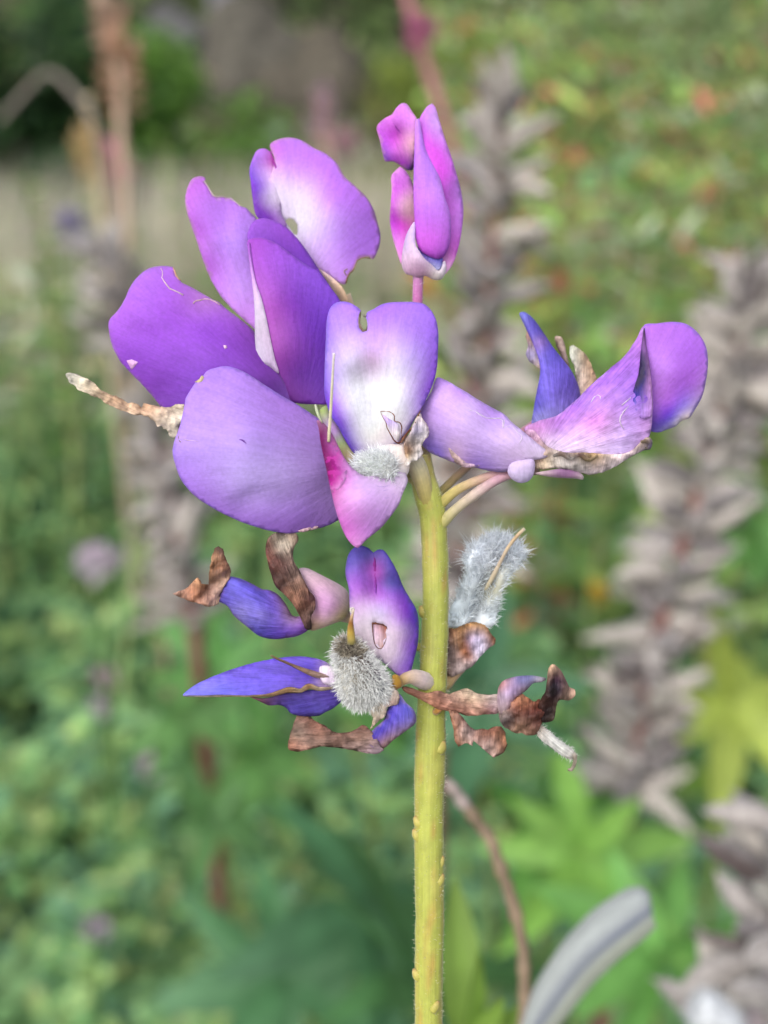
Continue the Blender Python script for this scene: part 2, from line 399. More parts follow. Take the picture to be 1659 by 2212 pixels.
def cover(name, label, n, xr, yr, hfun, sz, pal, wts, near_bias=1.0, tri=True):
    y = yr[0]+(yr[1]-yr[0])*rng.random(n)**near_bias; x = (rng.random(n)*2-1)*(xr[0]+xr[1]*y)
    hh = np.array([hfun(a, b) for a, b in zip(x, y)]); z = hh*(1-.6*rng.random(n)**2.2)
    base = np.c_[x, y, z]; V = []; 
    cols = pick_cols(n, pal, wts)
    if tri:
        az = rng.random(n)*6.283; tilt = rng.normal(0, .35, (n, 2)); C = []; Dd = []; Nn = []; S = []; K = []
        for k in range(3):
            a = az+k*2.094; d = np.c_[np.cos(a), np.sin(a), rng.normal(-.05, .25, n)+tilt[:, 0]*np.cos(a)]
            C.append(base); Dd.append(d); Nn.append(np.c_[tilt[:, 0], tilt[:, 1], np.ones(n)]); S.append(sz*(.7+.6*rng.random(n))); K.append(cols*(1+rng.normal(0, .07, (n, 1))))
        s = np.concatenate(S); V, T, K = leaf_soup(np.concatenate(C), np.concatenate(Dd), np.concatenate(Nn), s, s*.85, np.concatenate(K), .2)
    else:
        d = np.c_[rng.normal(0, .8, n), rng.normal(0, .8, n), rng.normal(.25, .5, n)]; nn = np.c_[rng.normal(0, .4, n), rng.normal(0, .4, n)-.3, np.ones(n)]
        s = sz*(.6+.8*rng.random(n)); V, T, K = leaf_soup(base, d, nn, s, s*.38, cols, .35)
    o = fast_mesh(name, V, T, M['leaf'], K); tag(o, label, 'ground cover', kind='stuff'); return o

def hill(x, y):  # lumps of clover with dark hollows between them
    a = noise.noise((x*4.2, y*4.2, 4.1)); b = noise.noise((x*11, y*11, 9.0))
    return gz(x, y)+max(.03, .15+.15*a+.07*b)
cover('clover_cover', 'low mass of small green clover leaves covering the ground', 62000, (.25, .55), (.42, 3.0), hill, .018, GREENS, [3, 3.5, 2.5, 2.5, 2, 1.4], 1.25)
def herb_h(x, y):
    a = noise.noise((x*2.2, y*2.2, 14)); b = noise.noise((x*7, y*7, 2)); return gz(x, y)+max(.04, .26+.2*a+.1*b)
cover('herb_cover', 'mixed low herbs and yellowing leaves growing behind the clover', 26000, (.6, .6), (1.7, 7.5), herb_h, .06, [(136, 166, 108), (162, 182, 126), (190, 192, 146), (128, 152, 112), (208, 194, 158), (196, 156, 128), (184, 188, 170), (200, 184, 176)], [4, 4, 2.5, 2, 1.6, .6, 3, 2], 1.0, False)  # leaf colours paled, putting the hazy distance into the palette

cover('bank_cover', 'blurred mass of low plants covering the bank at the back', 16000, (2, .6), (6.0, 13.0), lambda x, y: gz(x, y)+max(.05, .3+.3*noise.noise((x*1.1, y*1.1, 5))), .15, [(110, 138, 76), (130, 150, 88), (96, 118, 72), (150, 140, 112), (136, 120, 104)], [3, 3, 2, 1, 1], 1.0, False)

def grass(name, label, n, xfun, yr, hgt, pal, wts, kind_cat='grass', width=.0026):
    V = []; T = []; K = []; cols = pick_cols(n, pal, wts, .15)
    for i in range(n):
        y = yr[0]+(yr[1]-yr[0])*rng.random(); x = xfun(y); h = hgt*(.55+.7*rng.random()); a = rng.random()*6.283; ln = abs(rng.normal(.0, .28)); w_ = width*(.7+.8*rng.random())
        dx, dy = math.cos(a), math.sin(a); sx, sy = -dy*w_, dx*w_; z0 = gz(x, y)-.005; s = len(V)
        for k in range(5):
            t = k/4; ww = 1-.85*t; ox, oy = dx*ln*h*t*t, dy*ln*h*t*t; zz = z0+h*(t-.18*ln*t*t)
            V += [(x+ox-sx*ww, y+oy-sy*ww, zz), (x+ox+sx*ww, y+oy+sy*ww, zz)]; K += [cols[i]]*2
        for k in range(4): T += [(s+2*k, s+2*k+1, s+2*k+2), (s+2*k+1, s+2*k+3, s+2*k+2)]
    o = fast_mesh(name, V, T, M['leaf'], np.array(K)); tag(o, label, kind_cat, kind='stuff')
TAN = [(206, 200, 174), (196, 190, 176), (190, 178, 170), (184, 194, 152), (204, 186, 182)]  # lightened sage tones: background haze painted into the grass colours
grass('dry_grass', 'haze of dry tan grass stalks standing in the meadow', 9500, lambda y: rng.normal(-.16*y, .26*y), (2.2, 5.6), .46, TAN, [3, 3, 3, 2, 3], width=.0042)
grass('green_grass', 'green grass blades standing among the herbs', 1500, lambda y: (rng.random()*2-1)*(.3+.5*y), (.9, 4.0), .42, GREENS, [2, 3, 2, 3, 1, 3], width=.003)

# ---------------------------------------------------------------- dried lupin spikes
PODC = [(168, 160, 155), (146, 139, 138), (184, 175, 166), (126, 118, 117)]
def pod_mesh(length, wid, curve, seedv, open_=.0):
    """a hairy lupin pod: flattened, curved, seeds bulging, dark seam widened to paint in shade between pods; the open one gapes to its brown inside"""
    V = []; F = []; C = []; n = 15; seg = 14; base_c = lin(PODC[seedv % 4])
    for i in range(n):
        t = i/(n-1); r = wid*.5*(math.sin(math.pi*min(1, .10+.9*t**.8)))**.55*(1+.07*math.sin(t*22)); a = curve*t
        cx = math.sin(a)*length*t*.55; cz = length*t*(1-.12*curve*t); r = max(r, wid*.06)
        for j in range(seg):
            th = 2*math.pi*j/seg; y = math.sin(th)*r*(.82+open_*.2); x = math.cos(th)*r
            dip = 0
            if j == 0: dip = -(.25+open_*.9)*r
            V.append((cx+(x+dip)*math.cos(a), y, cz-(x+dip)*math.sin(a)))
            c = base_c*(.85+.3*noise.noise((t*6, th, seedv)))
            if j == 0: c = lin((84, 62, 58))
            elif j in (1, seg-1): c = c*.42  # beside the seam: darkened to paint the shaded gaps between crowded pods
            elif j in (2, seg-2): c = c*.75
            if j == seg//2: c = c*.75
            C.append(c)
    for i in range(n-1):
        for j in range(seg): F.append((i*seg+j, i*seg+(j+1) % seg, (i+1)*seg+(j+1) % seg, (i+1)*seg+j))
    F.append(tuple(range(seg))[::-1]); k = len(V); a = curve
    tip = Vector((math.sin(a)*length*.55+.06*length*math.sin(a+.5), 0, length*(1-.12*curve)+.10*length)); V.append(tuple(tip)); C.append(lin((120, 96, 84)))
    for j in range(seg): F.append(((n-1)*seg+j, (n-1)*seg+(j+1) % seg, k))
    # stalk
    me = bpy.data.meshes.new('seed_pod'); me.from_pydata(V, [], F)
    at = me.color_attributes.new('Col', 'FLOAT_COLOR', 'POINT'); c4 = np.ones((len(V), 4), np.float32); c4[:, :3] = np.array(C); at.data.foreach_set('color', c4.ravel())
    me.polygons.foreach_set('use_smooth', [True]*len(me.polygons)); me.materials.append(M['pod']); me.update(); return me
PODS = [pod_mesh(.031, .0100, .6, 0, .3), pod_mesh(.029, .0098, -.55, 1, .9), pod_mesh(.034, .0105, .9, 2, .5), pod_mesh(.027, .0095, .25, 3, 1.0), pod_mesh(.030, .0100, -.9, 2, .7), pod_mesh(.025, .0105, 1.2, 0, .9)]

def spike(label, pix, depths, npods, size=1.0, group='dried seed spikes of lupin', spread=(48, 80), t0=.02, t1=.97, stem_c=(128, 84, 74), r0=.0032, droop=0.0):
    pts = [PM(x, y, d) for (x, y), d in zip(pix, depths)]
    low = pts[-1]; bs = Vector((low.x+(low.x-pts[-2].x)*.3, low.y+.02, gz(low.x, low.y)))
    root = empty('dried_lupine_spike', bs); tag(root, label, 'seed spike', group)
    path = list(smooth_path([tuple(p) for p in pts], 40)); m = len(path)
    ext = [tuple(Vector(path[-1]).lerp(bs, k/8)) for k in range(1, 9)]
    rad = [r0*(.45+.55*i/m) for i in range(m)]+[r0*1.1]*8
    V, F, A, Rr = sweep([Vector(p) for p in path]+[Vector(e) for e in ext], rad, 9, 1, .12)
    c = np.array([lin(stem_c)*(.8+.4*rng.random()) for _ in V]); mesh_obj('stem', V, F, M['dstem'], root, c, True)
    inv = Matrix.Translation(-bs)
    for k in range(npods):
        t = t0+(t1-t0)*(k+.5*rng.random())/npods; i = t*(m-1); a = Vector(path[int(i)]); b = Vector(path[min(int(i)+1, m-1)]); p = a.lerp(b, i-int(i))
        up = (Vector(path[max(int(i)-2, 0)])-Vector(path[min(int(i)+2, m-1)])).normalized()
        az = k*2.39996+rng.normal(0, .25); q = up.to_track_quat('Z', 'X').to_matrix()
        tilt = math.radians(spread[0]+(spread[1]-spread[0])*rng.random()+droop)*(.35+.65*min(1, t*6))
        R_ = q.to_4x4() @ Matrix.Rotation(az, 4, 'Z') @ Matrix.Rotation(tilt, 4, 'Y') @ Matrix.Rotation(rng.random()*6.283, 4, 'Z')
        s = size*(.66+.4*rng.random())*(.85+.15*min(1, t*5))
        dirv = (R_ @ Vector((0, 0, 1, 0)).to_4d()).to_3d() if False else R_.to_3x3() @ Vector((0, 0, 1))
        st = p+dirv*.004*size
        o = bpy.data.objects.new('seed_pod', PODS[int(rng.integers(6))]); COL.objects.link(o); o.parent = root; o.matrix_parent_inverse = inv
        o.matrix_basis = Matrix.Translation(st) @ R_ @ Matrix.Scale(s, 4)
    return root
spike('tall grey-brown seed spike behind the magenta bud and the lupin stem', [(1085, 215), (1072, 420), (1050, 700), (1030, 950), (985, 1200), (960, 1320)], [.62, .62, .62, .61, .60, .60], 130, 1.12, spread=(42, 100), r0=.004)
spike('grey seed spike on a dark red stem behind the broad lilac petals', [(225, 545), (275, 700), (330, 880), (372, 1080), (404, 1260), (428, 1420)], [.70, .70, .69, .68, .68, .68], 125, 1.05, stem_c=(106, 66, 60), spread=(35, 100), t1=.90, r0=.005)
spike('broad leaning seed spike behind the twisted right-hand bloom', [(1625, 600), (1590, 780), (1540, 950), (1475, 1180), (1415, 1400), (1375, 1620), (1360, 1720)], [.56, .56, .555, .55, .545, .54, .54], 180, 1.05, stem_c=(124, 80, 72), spread=(50, 108), r0=.004)
spike('near seed spike with long pale gaping pods beside the pale fat pod', [(1715, 1790), (1706, 1860), (1694, 1940), (1676, 2030), (1652, 2150), (1590, 2330)], [.275, .275, .27, .265, .26, .255], 42, .84, stem_c=(150, 138, 140), spread=(55, 100), r0=.0034)

# ---------------------------------------------------------------- withered stalk with one fat pod, close behind the lupin stem
def withered():
    pts = [PM(*p) for p in [(963, 1688, .185), (985, 1712, .185), (1020, 1760, .184), (1058, 1812, .183), (1082, 1880, .182), (1108, 1950, .182), (1128, 2040, .181), (1134, 2130, .18), (1130, 2240, .18)]]
    low = pts[-1]; bs = Vector((low.x+.01, low.y+.03, gz(low.x, low.y)))
    root = empty('withered_stalk', bs); tag(root, 'thin withered brown stalk carrying one fat pale pod behind the lupin stem', 'dry stalk')
    s = smooth_path([tuple(p) for p in pts], 60); W = [Vector(p) for p in s]; R_ = [(.0008+.00025*min(1, i/14)+.0007*max(0, noise.noise((i*.42, 1, 2)))) for i in range(60)]
    W += [W[-1].lerp(bs, k/10) for k in range(1, 11)]; R_ += [.0016]*10
    V, F, A, Rr = sweep(W, R_, 10, 1, .35, 8)
    c = []
    for i in range(len(W)):
        k = noise.noise((i*.21, 5, 5)); b = lin((126, 108, 88)) if i > 12 else lin((150, 136, 130))
        c += [b*(1+.5*k)]*10
    mesh_obj('stem', V, F, M['dstem'], root, np.array(c), True, {'ang': A, 'rad': Rr})
    # fat pod: silvery green with a dark seam
    q = [(1140, 2260, .178), (1180, 2180, .177), (1245, 2085, .176), (1310, 2018, .175), (1362, 1978, .175), (1392, 1958, .175), (1402, 1955, .175)]
    W = [Vector(p) for p in smooth_path([tuple(PM(*p)) for p in q], 40)]; R_ = []
    for i in range(40):
        t = i/39; R_.append(.0033*1.1*(1-.12*math.cos(t*6))*(1 if t < .8 else math.sqrt(max(.0, 1-((t-.8)/.2)**2))*.97+.03)*(.55+.45*min(1, t*5)))
    V, F, A, Rr = sweep(W, R_, 20, 1, .02, 2)
    me_c = []
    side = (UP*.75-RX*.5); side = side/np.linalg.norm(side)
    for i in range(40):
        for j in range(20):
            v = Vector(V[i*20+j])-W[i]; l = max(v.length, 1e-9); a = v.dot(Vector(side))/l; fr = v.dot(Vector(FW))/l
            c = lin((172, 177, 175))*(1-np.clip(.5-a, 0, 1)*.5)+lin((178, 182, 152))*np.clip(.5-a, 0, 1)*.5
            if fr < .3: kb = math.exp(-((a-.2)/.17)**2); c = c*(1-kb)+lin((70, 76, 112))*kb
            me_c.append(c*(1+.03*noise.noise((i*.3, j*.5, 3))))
    pd = mesh_obj('seed_pod', V, F, M['calyx'], root, np.array(me_c), True, {'ang': A, 'rad': Rr})
    hairs('pod_wool', pd, pd, 900, .0006, .00005, (176, 180, 182), jit=.3, rim=.5)
withered()
# pale woolly pod tip poking in at the lower right corner
pt = empty('woolly_pod_stalk', (PM(1560, 2260, .24).x, PM(1560, 2260, .24).y+.02, 0)); tag(pt, 'bright white woolly pod tip under the near seed spike', 'seed pod')
W = [Vector(p) for p in smooth_path([tuple(PM(*p)) for p in [(1500, 2172, .24), (1520, 2184, .24), (1560, 2215, .24), (1590, 2290, .238)]], 16)]
V, F, A, Rr = sweep(W, [.0016, .0028, .0036, .004, .0043]+[.0045]*11, 12, 1, .05)
wp = mesh_obj('seed_pod', V, F, M['pod'], pt, np.array([lin((196, 198, 200))]*len(V)), True)
hairs('pod_wool', wp, wp, 2200, .0022, .0001, (226, 228, 232), jit=.6)
W2 = [W[-1].lerp(Vector(pt.location), k/8) for k in range(9)]; V, F, A, Rr = sweep(W2, [.0025]*9, 8); mesh_obj('stem', V, F, M['dstem'], pt, np.array([lin((140, 130, 100))]*len(V)), True)

# ---------------------------------------------------------------- leafy plants with single leaflets
def leaflet_mesh(length, width, bend, c, var, n=9, fold=.25):
    V = []; F = []; C = []
    for i in range(n):
        t = i/(n-1); w_ = width*.5*(math.sin(math.pi*t**.8)**.75 if 0 < t < 1 else .02); x = length*t; z = bend*length*(t*t)
        for j in range(5):
            u = (j-2)/2; V.append((x, u*w_, z+abs(u)*w_*fold+.02*length*noise.noise((t*5, u*2, var)))); cc = lin(c)*(.9+.25*noise.noise((t*4, u*3, var+3)))
            if j == 2: cc = cc*1.2
            C.append(cc)
    for i in range(n-1):
        for j in range(4): F.append((i*5+j, i*5+j+1, (i+1)*5+j+1, (i+1)*5+j))
    me = bpy.data.meshes.new('leaflet'); me.from_pydata(V, [], F); at = me.color_attributes.new('Col', 'FLOAT_COLOR', 'POINT')
    c4 = np.ones((len(V), 4), np.float32); c4[:, :3] = np.array(C); at.data.foreach_set('color', c4.ravel())
    me.polygons.foreach_set('use_smooth', [True]*len(me.polygons)); me.materials.append(M['leaf']); me.update(); return me

def palmate(label, hub, tilt, rot, n, length, width, c, bend=-.2, group='lupin leaves around the stem', arc=6.283, lift=.25, a0=0.0, cat='leaf'):
    """one lupin leaf on its own stalk, leaflets radiating from the hub"""
    h = PM(*hub); bs = Vector((h.x+.02, h.y+.05, gz(h.x, h.y)))
    root = empty('lupine_leaf', bs); tag(root, label, cat, group)
    W = [Vector(p) for p in smooth_path([tuple(bs), tuple(bs.lerp(h, .5)+Vector((.01, .01, .02))), tuple(h)], 14)]
    V, F, A, Rr = sweep(W, [.0016]*14, 7); mesh_obj('leaf_stalk', V, F, M['dstem'], root, np.array([lin((120, 130, 70))]*len(V)), True)
    inv = Matrix.Translation(-bs); mesh_v = [leaflet_mesh(length, width, bend*(.7+.6*k/2), np.array(c)*(1+.06*(k-1)), k*3.3+hub[0]) for k in range(3)]
    Rb = Matrix.Rotation(rot, 4, 'Z') @ Matrix.Rotation(tilt, 4, 'X')
    for k in range(n):
        a = a0+arc*k/n; o = bpy.data.objects.new('leaflet', mesh_v[k % 3]); COL.objects.link(o); o.parent = root; o.matrix_parent_inverse = inv
        o.matrix_basis = Matrix.Translation(h) @ Rb @ Matrix.Rotation(a+rng.normal(0, .16), 4, 'Z') @ Matrix.Rotation(-lift+rng.normal(0, .28), 4, 'Y') @ Matrix.Rotation(rng.normal(0, .35), 4, 'X') @ Matrix.Scale(.65+.5*rng.random(), 4)
    return root
LG, MG, DG, YGc, TG = (130, 176, 82), (112, 166, 82), (74, 116, 82), (182, 198, 92), (86, 130, 94)
palmate('bright green lupin leaf spread beside the withered stalk', (1255, 1840, .50), 1.1, .2, 8, .062, .019, LG)
palmate('green lupin leaf above the fat pale pod with upright leaflets', (1150, 1760, .56), 1.2, .8, 8, .066, .020, MG)
palmate('yellow-green lupin leaf under the broad leaning seed spike', (1575, 1510, .60), .8, .4, 9, .070, .021, YGc)
palmate('pale green lupin leaf hanging beneath the yellow-green one', (1545, 1700, .62), 1.0, 1.1, 8, .070, .021, (150, 186, 84))
palmate('small blue-green lupin leaf right behind the withered dangling bloom', (1030, 1480, .50), 1.0, .5, 7, .060, .021, TG)
palmate('long green lupin leaf between the woolly pod and the stem foot', (760, 1560, .58), 1.0, 2.4, 8, .075, .021, (112, 164, 92))
palmate('green lupin leaf below the blue pointed wing petal', (560, 1640, .74), 1.15, .9, 8, .06, .018, (118, 168, 92))
palmate('dark bluish lupin leaf low beside the stem foot', (790, 1960, .60), .55, 1.4, 8, .08, .027, (80, 124, 86), bend=-.35)
palmate('broad dark teal lupin leaf in the shade at the ground', (620, 2120, .62), .5, .3, 8, .085, .028, (84, 130, 86), bend=-.3)
palmate('dark lupin leaf with drooping leaflets behind the stem foot', (900, 2140, .55), .6, 2.0, 8, .09, .030, (86, 132, 80), bend=-.4)
palmate('fresh lime green lupin leaf standing close behind the stem foot', (1010, 2300, .20), 1.35, 0.0, 4, .030, .0075, (128, 160, 70), bend=.05, arc=1.6, a0=.75, lift=.0)
palmate('leaning green lupin leaf behind the near seed spike', (1420, 2060, .48), .8, .5, 8, .06, .02, MG)
palmate('green lupin leaf to the right of the broad leaning seed spike', (1640, 1180, .72), .9, .2, 8, .07, .022, (110, 160, 84))
palmate('soft green lupin leaf in front of the dark red stem', (395, 1545, .66), 1.2, .6, 8, .05, .015, (120, 166, 98))
palmate('mid green lupin leaf low in front of the dark red stem', (455, 1770, .66), 1.1, 1.2, 9, .05, .016, (112, 156, 96))
palmate('green lupin leaf by the foot of the dark red stem', (470, 1450, .84), 1.1, .2, 8, .075, .024, (104, 160, 84))

# ---------------------------------------------------------------- willowherb and other stalks behind
def stalk(name, label, cat, pix, r0, r1, col, group=None, seg=8, buds=(), wob=.1):
    pts = [PM(*p) for p in pix]; low = pts[-1]; bs = Vector((low.x, low.y+.02, gz(low.x, low.y)))
    root = empty(name, bs); tag(root, label, cat, group)
    W = [Vector(p) for p in smooth_path([tuple(p) for p in pts], 30)]+[pts[-1].lerp(bs, k/6) for k in range(1, 7)]
    V, F, A, Rr = sweep(W, list(np.linspace(r0, r1, 30))+[r1]*6, seg, 1, wob); mesh_obj('stem', V, F, M['dstem'], root, np.array([lin(col)*(.85+.3*rng.random()) for _ in range(len(W)) for _ in range(seg)]), True)
    for (x, y, d, rx, rz, c, nm) in buds:
        cen = np.array(PM(x, y, d)); nl = 70 if nm != 'seed_head' else 130; v = rng.normal(0, 1, (nl, 3)); v /= np.linalg.norm(v, axis=1, keepdims=True)
        pc = cen+v*np.array([rx, rx, rz])*(.35+.5*rng.random((nl, 1))); sz = np.full(nl, rx*.75)*(.7+.6*rng.random(nl))
        V, T, K = leaf_soup(pc, v+np.array([0, 0, .7])+rng.normal(0, .3, (nl, 3)), rng.normal(0, 1, (nl, 3))+v, sz, sz*.55, pick_cols(nl, [c], [1], .2), .3)
        fast_mesh(nm, V, T, M['leaf'], K, root)
    return root
stalk('willowherb_stem', 'pinkish red willowherb stem rising behind the magenta bud', 'plant stem', [(868, -60, .85), (885, 20, .85), (912, 110, .85), (950, 230, .85), (985, 340, .85), (1010, 480, .86), (1020, 760, .88)], .0038, .005, (156, 104, 108), buds=[(908, 78, .84, .012, .016, (180, 100, 140), 'flower_bud')])
stalk('dry_dock_stalk', 'pale tan dried seed stalk standing in front of the green shrub', 'dry stalk', [(215, -20, 1.0), (232, 40, 1.0), (258, 150, 1.0), (262, 300, 1.0), (272, 430, 1.0), (285, 700, 1.02)], .006, .0035, (180, 154, 134), buds=[(258, 150, .99, .017, .055, (190, 152, 128), 'seed_head'), (232, 60, .99, .012, .03, (176, 150, 132), 'seed_head')])
stalk('arching_grass_stalk', 'thin greyish grass stalk bent over in an arch', 'dry stalk', [(0, 262, 1.1), (50, 205, 1.1), (105, 158, 1.1), (160, 200, 1.1), (205, 270, 1.1), (235, 420, 1.12), (240, 700, 1.15)], .0026, .004, (128, 118, 110))
stalk('dry_dock_stalk', 'straw coloured stalk among the blurred meadow plants left of the petals', 'dry stalk', [(190, 210, 1.3), (205, 350, 1.3), (225, 520, 1.3), (230, 700, 1.3)], .005, .004, (180, 164, 130), buds=[(195, 330, 1.3, .018, .05, (206, 180, 134), 'seed_head')])
stalk('pink_willowherb', 'faint pink willowherb spike above the pale-hearted banner', 'wild flower', [(690, 205, 1.6), (700, 280, 1.6), (715, 400, 1.6), (720, 600, 1.6)], .004, .006, (160, 120, 120), group='pink willowherb', buds=[(694, 240, 1.6, .016, .05, (180, 150, 166), 'flower_bud'), (745, 315, 1.6, .016, .03, (180, 130, 150), 'flower_bud')])
stalk('pink_willowherb', 'small rose pink flower blurred beside the straw stalk', 'wild flower', [(240, 330, 1.5), (246, 420, 1.5), (250, 600, 1.5)], .004, .005, (150, 120, 100), group='pink willowherb', buds=[(240, 350, 1.5, .024, .028, (200, 120, 150), 'flower_bud')])
stalk('violet_flower', 'blurred violet flower far left of the petals', 'wild flower', [(155, 470, 1.6), (160, 560, 1.6), (160, 700, 1.6)], .004, .005, (110, 120, 90), buds=[(158, 488, 1.6, .022, .014, (150, 142, 174), 'flower_bud')])
CB = [(215, 1218, .80, .015, .008, (206, 192, 204), 'pale pinkish clover blossom left of the brown curled petals'), (228, 1468, .86, .009, .009, (190, 156, 178), 'tiny pink clover blossom over the clover mass, left of the blue pointed wing'),
      (214, 1530, .84, .007, .007, (190, 170, 190), 'tiny pale lilac clover blossom under the tiny pink one'), (322, 1662, .80, .008, .007, (186, 156, 184), 'single mauve clover blossom low among the clover leaves'), (205, 2010, .72, .008, .008, (190, 170, 190), 'faint grey-pink clover blossom deep in the clover shade'),
      (1292, 1282, .8, .006, .007, (220, 176, 50), 'small yellow blossom left of the broad leaning seed spike')]
for (x, y, d, rx, rz, c, lb) in CB:
    stalk('clover_blossom', lb, 'blossom', [(x, y+12, d), (x+2, y+60, d+.01), (x+3, y+140, d+.02)], .0014, .0018, (90, 120, 60), group='blossoms in the ground cover', buds=[(x, y, d-.002, rx, rz, c, 'flower_head')])

# leafy herbs with reddening leaves filling the background
def herb(label, x, y, h, pal, wts, lean, nl=70, ll=.05):
    b = Vector((x, y, gz(x, y))); root = empty('herb_plant', b); tag(root, label, 'herb', 'leafy herbs behind the lupin')
    top = b+Vector((lean[0], lean[1], h)); W = [Vector(p) for p in smooth_path([tuple(b), tuple(b.lerp(top, .5)+Vector((lean[0]*-.2, 0, .02))), tuple(top)], 14)]
    V, F, A, Rr = sweep(W, list(np.linspace(.0035, .0012, 14)), 6); mesh_obj('stem', V, F, M['dstem'], root, np.array([lin((140, 128, 84))]*len(V)), True)
    t = .15+.85*rng.random(nl); i = (t*13).astype(int).clip(0, 12); Wn = np.array([tuple(p) for p in W]); c = Wn[i]
    a = np.arange(nl)*2.4; s = ll*(1.25-.75*t)*(.8+.4*rng.random(nl))
    d = np.c_[np.cos(a), np.sin(a), .35+.5*t+rng.normal(0, .25, nl)]; side_sh = rng.normal(0, .02, (nl, 3))*np.array([1, 1, .3])
    V, T, K = leaf_soup(c+side_sh*(h/.9), d, np.c_[rng.normal(0, .3, nl), rng.normal(0, .3, nl), np.ones(nl)], s, s*.36, pick_cols(nl, pal, wts), .4)
    o = fast_mesh('foliage', V, T, M['leaf'], K, root); o['kind'] = 'stuff'
HP = [(138, 176, 96), (166, 196, 110), (122, 166, 108), (186, 204, 116), (224, 156, 110), (204, 122, 106), (184, 192, 164)]
LOOK = [('leafy green herb with orange and red leaves in the thicket behind the blue horn petal', HP, [3, 3, 2, 2, 2.2, 1.6, 1]), ('sage green leafy herb in the thicket above the twisted right-hand bloom', HP, [3, 2, 3, 1, .3, .2, 4]), ('yellow-green leafy herb in the thicket behind the dried spikes', HP, [3, 5, 1, 4, .5, .2, 1])]
for k in range(60):
    y = .9+1.7*rng.random(); u = rng.random(); x = y*(.04+.42*u); hh = .50+.15*y+.14*rng.random(); lk = LOOK[[1, 0, 2][k % 3] if y < 2.2 else 1]
    herb(lk[0], x, y, hh, lk[1], lk[2], (rng.normal(0, .05), rng.normal(0, .05)), 105, .062)
lab_l = 'low bright green herb in the meadow left of the dark red stem'
for k in range(22):
    y = 1.0+1.6*rng.random(); x = -y*(.12+.34*rng.random()); herb(lab_l, x, y, .26+.12*y+.1*rng.random(), [(104, 150, 74), (130, 166, 84), (90, 130, 78), (150, 160, 110)], [4, 3, 3, 1], (rng.normal(0, .04), rng.normal(0, .04)), 70, .04)

# ---------------------------------------------------------------- shrubs, rocks and trees at the back
def shrub(label, x, y, rx, rz, pal, wts, n=5200, leaf=.05, cat='shrub', lumps=9):
    b = Vector((x, y, gz(x, y)-.02)); root = empty('shrub', b); tag(root, label, cat, 'shrubs at the back of the meadow')
    for k in range(6):
        a = rng.random()*6.283; tp = b+Vector((math.cos(a)*rx*.55, math.sin(a)*rx*.55, rz*(1.1+.4*rng.random())))
        W = [Vector(p) for p in smooth_path([tuple(b), tuple(b.lerp(tp, .5)+Vector((0, 0, rz*.15))), tuple(tp)], 8)]
        V, F, A, Rr = sweep(W, list(np.linspace(.02, .005, 8)), 6); mesh_obj('branch', V, F, M['bark'], root, np.array([lin((96, 80, 66))]*len(V)), True)
    L_ = np.c_[rng.normal(0, rx*.42, lumps), rng.normal(0, rx*.35, lumps), rz*(.35+1.2*rng.random(lumps))]; lr = rx*(.28+.22*rng.random(lumps))
    i = rng.integers(lumps, size=n); v = rng.normal(0, 1, (n, 3)); v /= np.linalg.norm(v, axis=1, keepdims=True); r = (rng.random(n)**.45)[:, None]
    c = L_[i]+v*r*lr[i][:, None]*np.array([1, 1, .85]); c[:, 2] = np.maximum(c[:, 2], .03); c += np.array(b)
    s = leaf*(.6+.8*rng.random(n)); d = v+rng.normal(0, .6, (n, 3)); V, T, K = leaf_soup(c, d, v+np.array([0, 0, .8])+rng.normal(0, .3, (n, 3)), s, s*.5, pick_cols(n, pal, wts), .3)
    o = fast_mesh('foliage', V, T, M['leaf'], K, root); o['kind'] = 'stuff'
G1 = [(86, 124, 60), (70, 106, 58), (104, 140, 66), (54, 86, 54)]
shrub('dark green shrub far left behind the arched grass stalk', -1.5, 4.5, .5, .62, [(64, 100, 54), (54, 86, 50), (80, 116, 58), (44, 70, 46)], [2, 3, 1, 3], 5600)
shrub('bright green shrub behind the tan seed stalk', -.98, 4.8, .62, .52, [(104, 146, 60), (120, 158, 66), (86, 126, 58)], [3, 2, 2], 5200)
shrub('yellow-green shrub left of the pinkish willowherb stem', .18, 4.9, .55, .58, [(136, 152, 66), (120, 140, 62), (150, 160, 80)], [3, 3, 2], 4600)
shrub('grey-green shrub in the middle of the far thicket', 1.15, 4.2, .75, .62, [(120, 142, 92), (140, 154, 100), (104, 128, 84), (150, 160, 120)], [3, 3, 2, 1.5], 5600)
shrub('dark shrub added for the shaded gap at the far right edge of the thicket', 1.12, 2.75, .34, .62, [(76, 94, 62), (62, 80, 54), (88, 100, 68)], [3, 3, 2], 5200)  # added shrub; its dark palette stands in for a shaded gap
shrub('olive shrub behind the grey-green one', 1.9, 5.6, .9, .8, [(112, 138, 76), (96, 120, 70)], [1, 1], 4600)
shrub('broad shrub closing off the meadow on the far left', -4.3, 5.6, 1.1, .9, G1, [2, 2, 2, 2], 5000, .07)
shrub('broad shrub closing off the meadow on the far right', 4.4, 5.8, 1.1, .9, G1, [2, 2, 2, 2], 5000, .07)

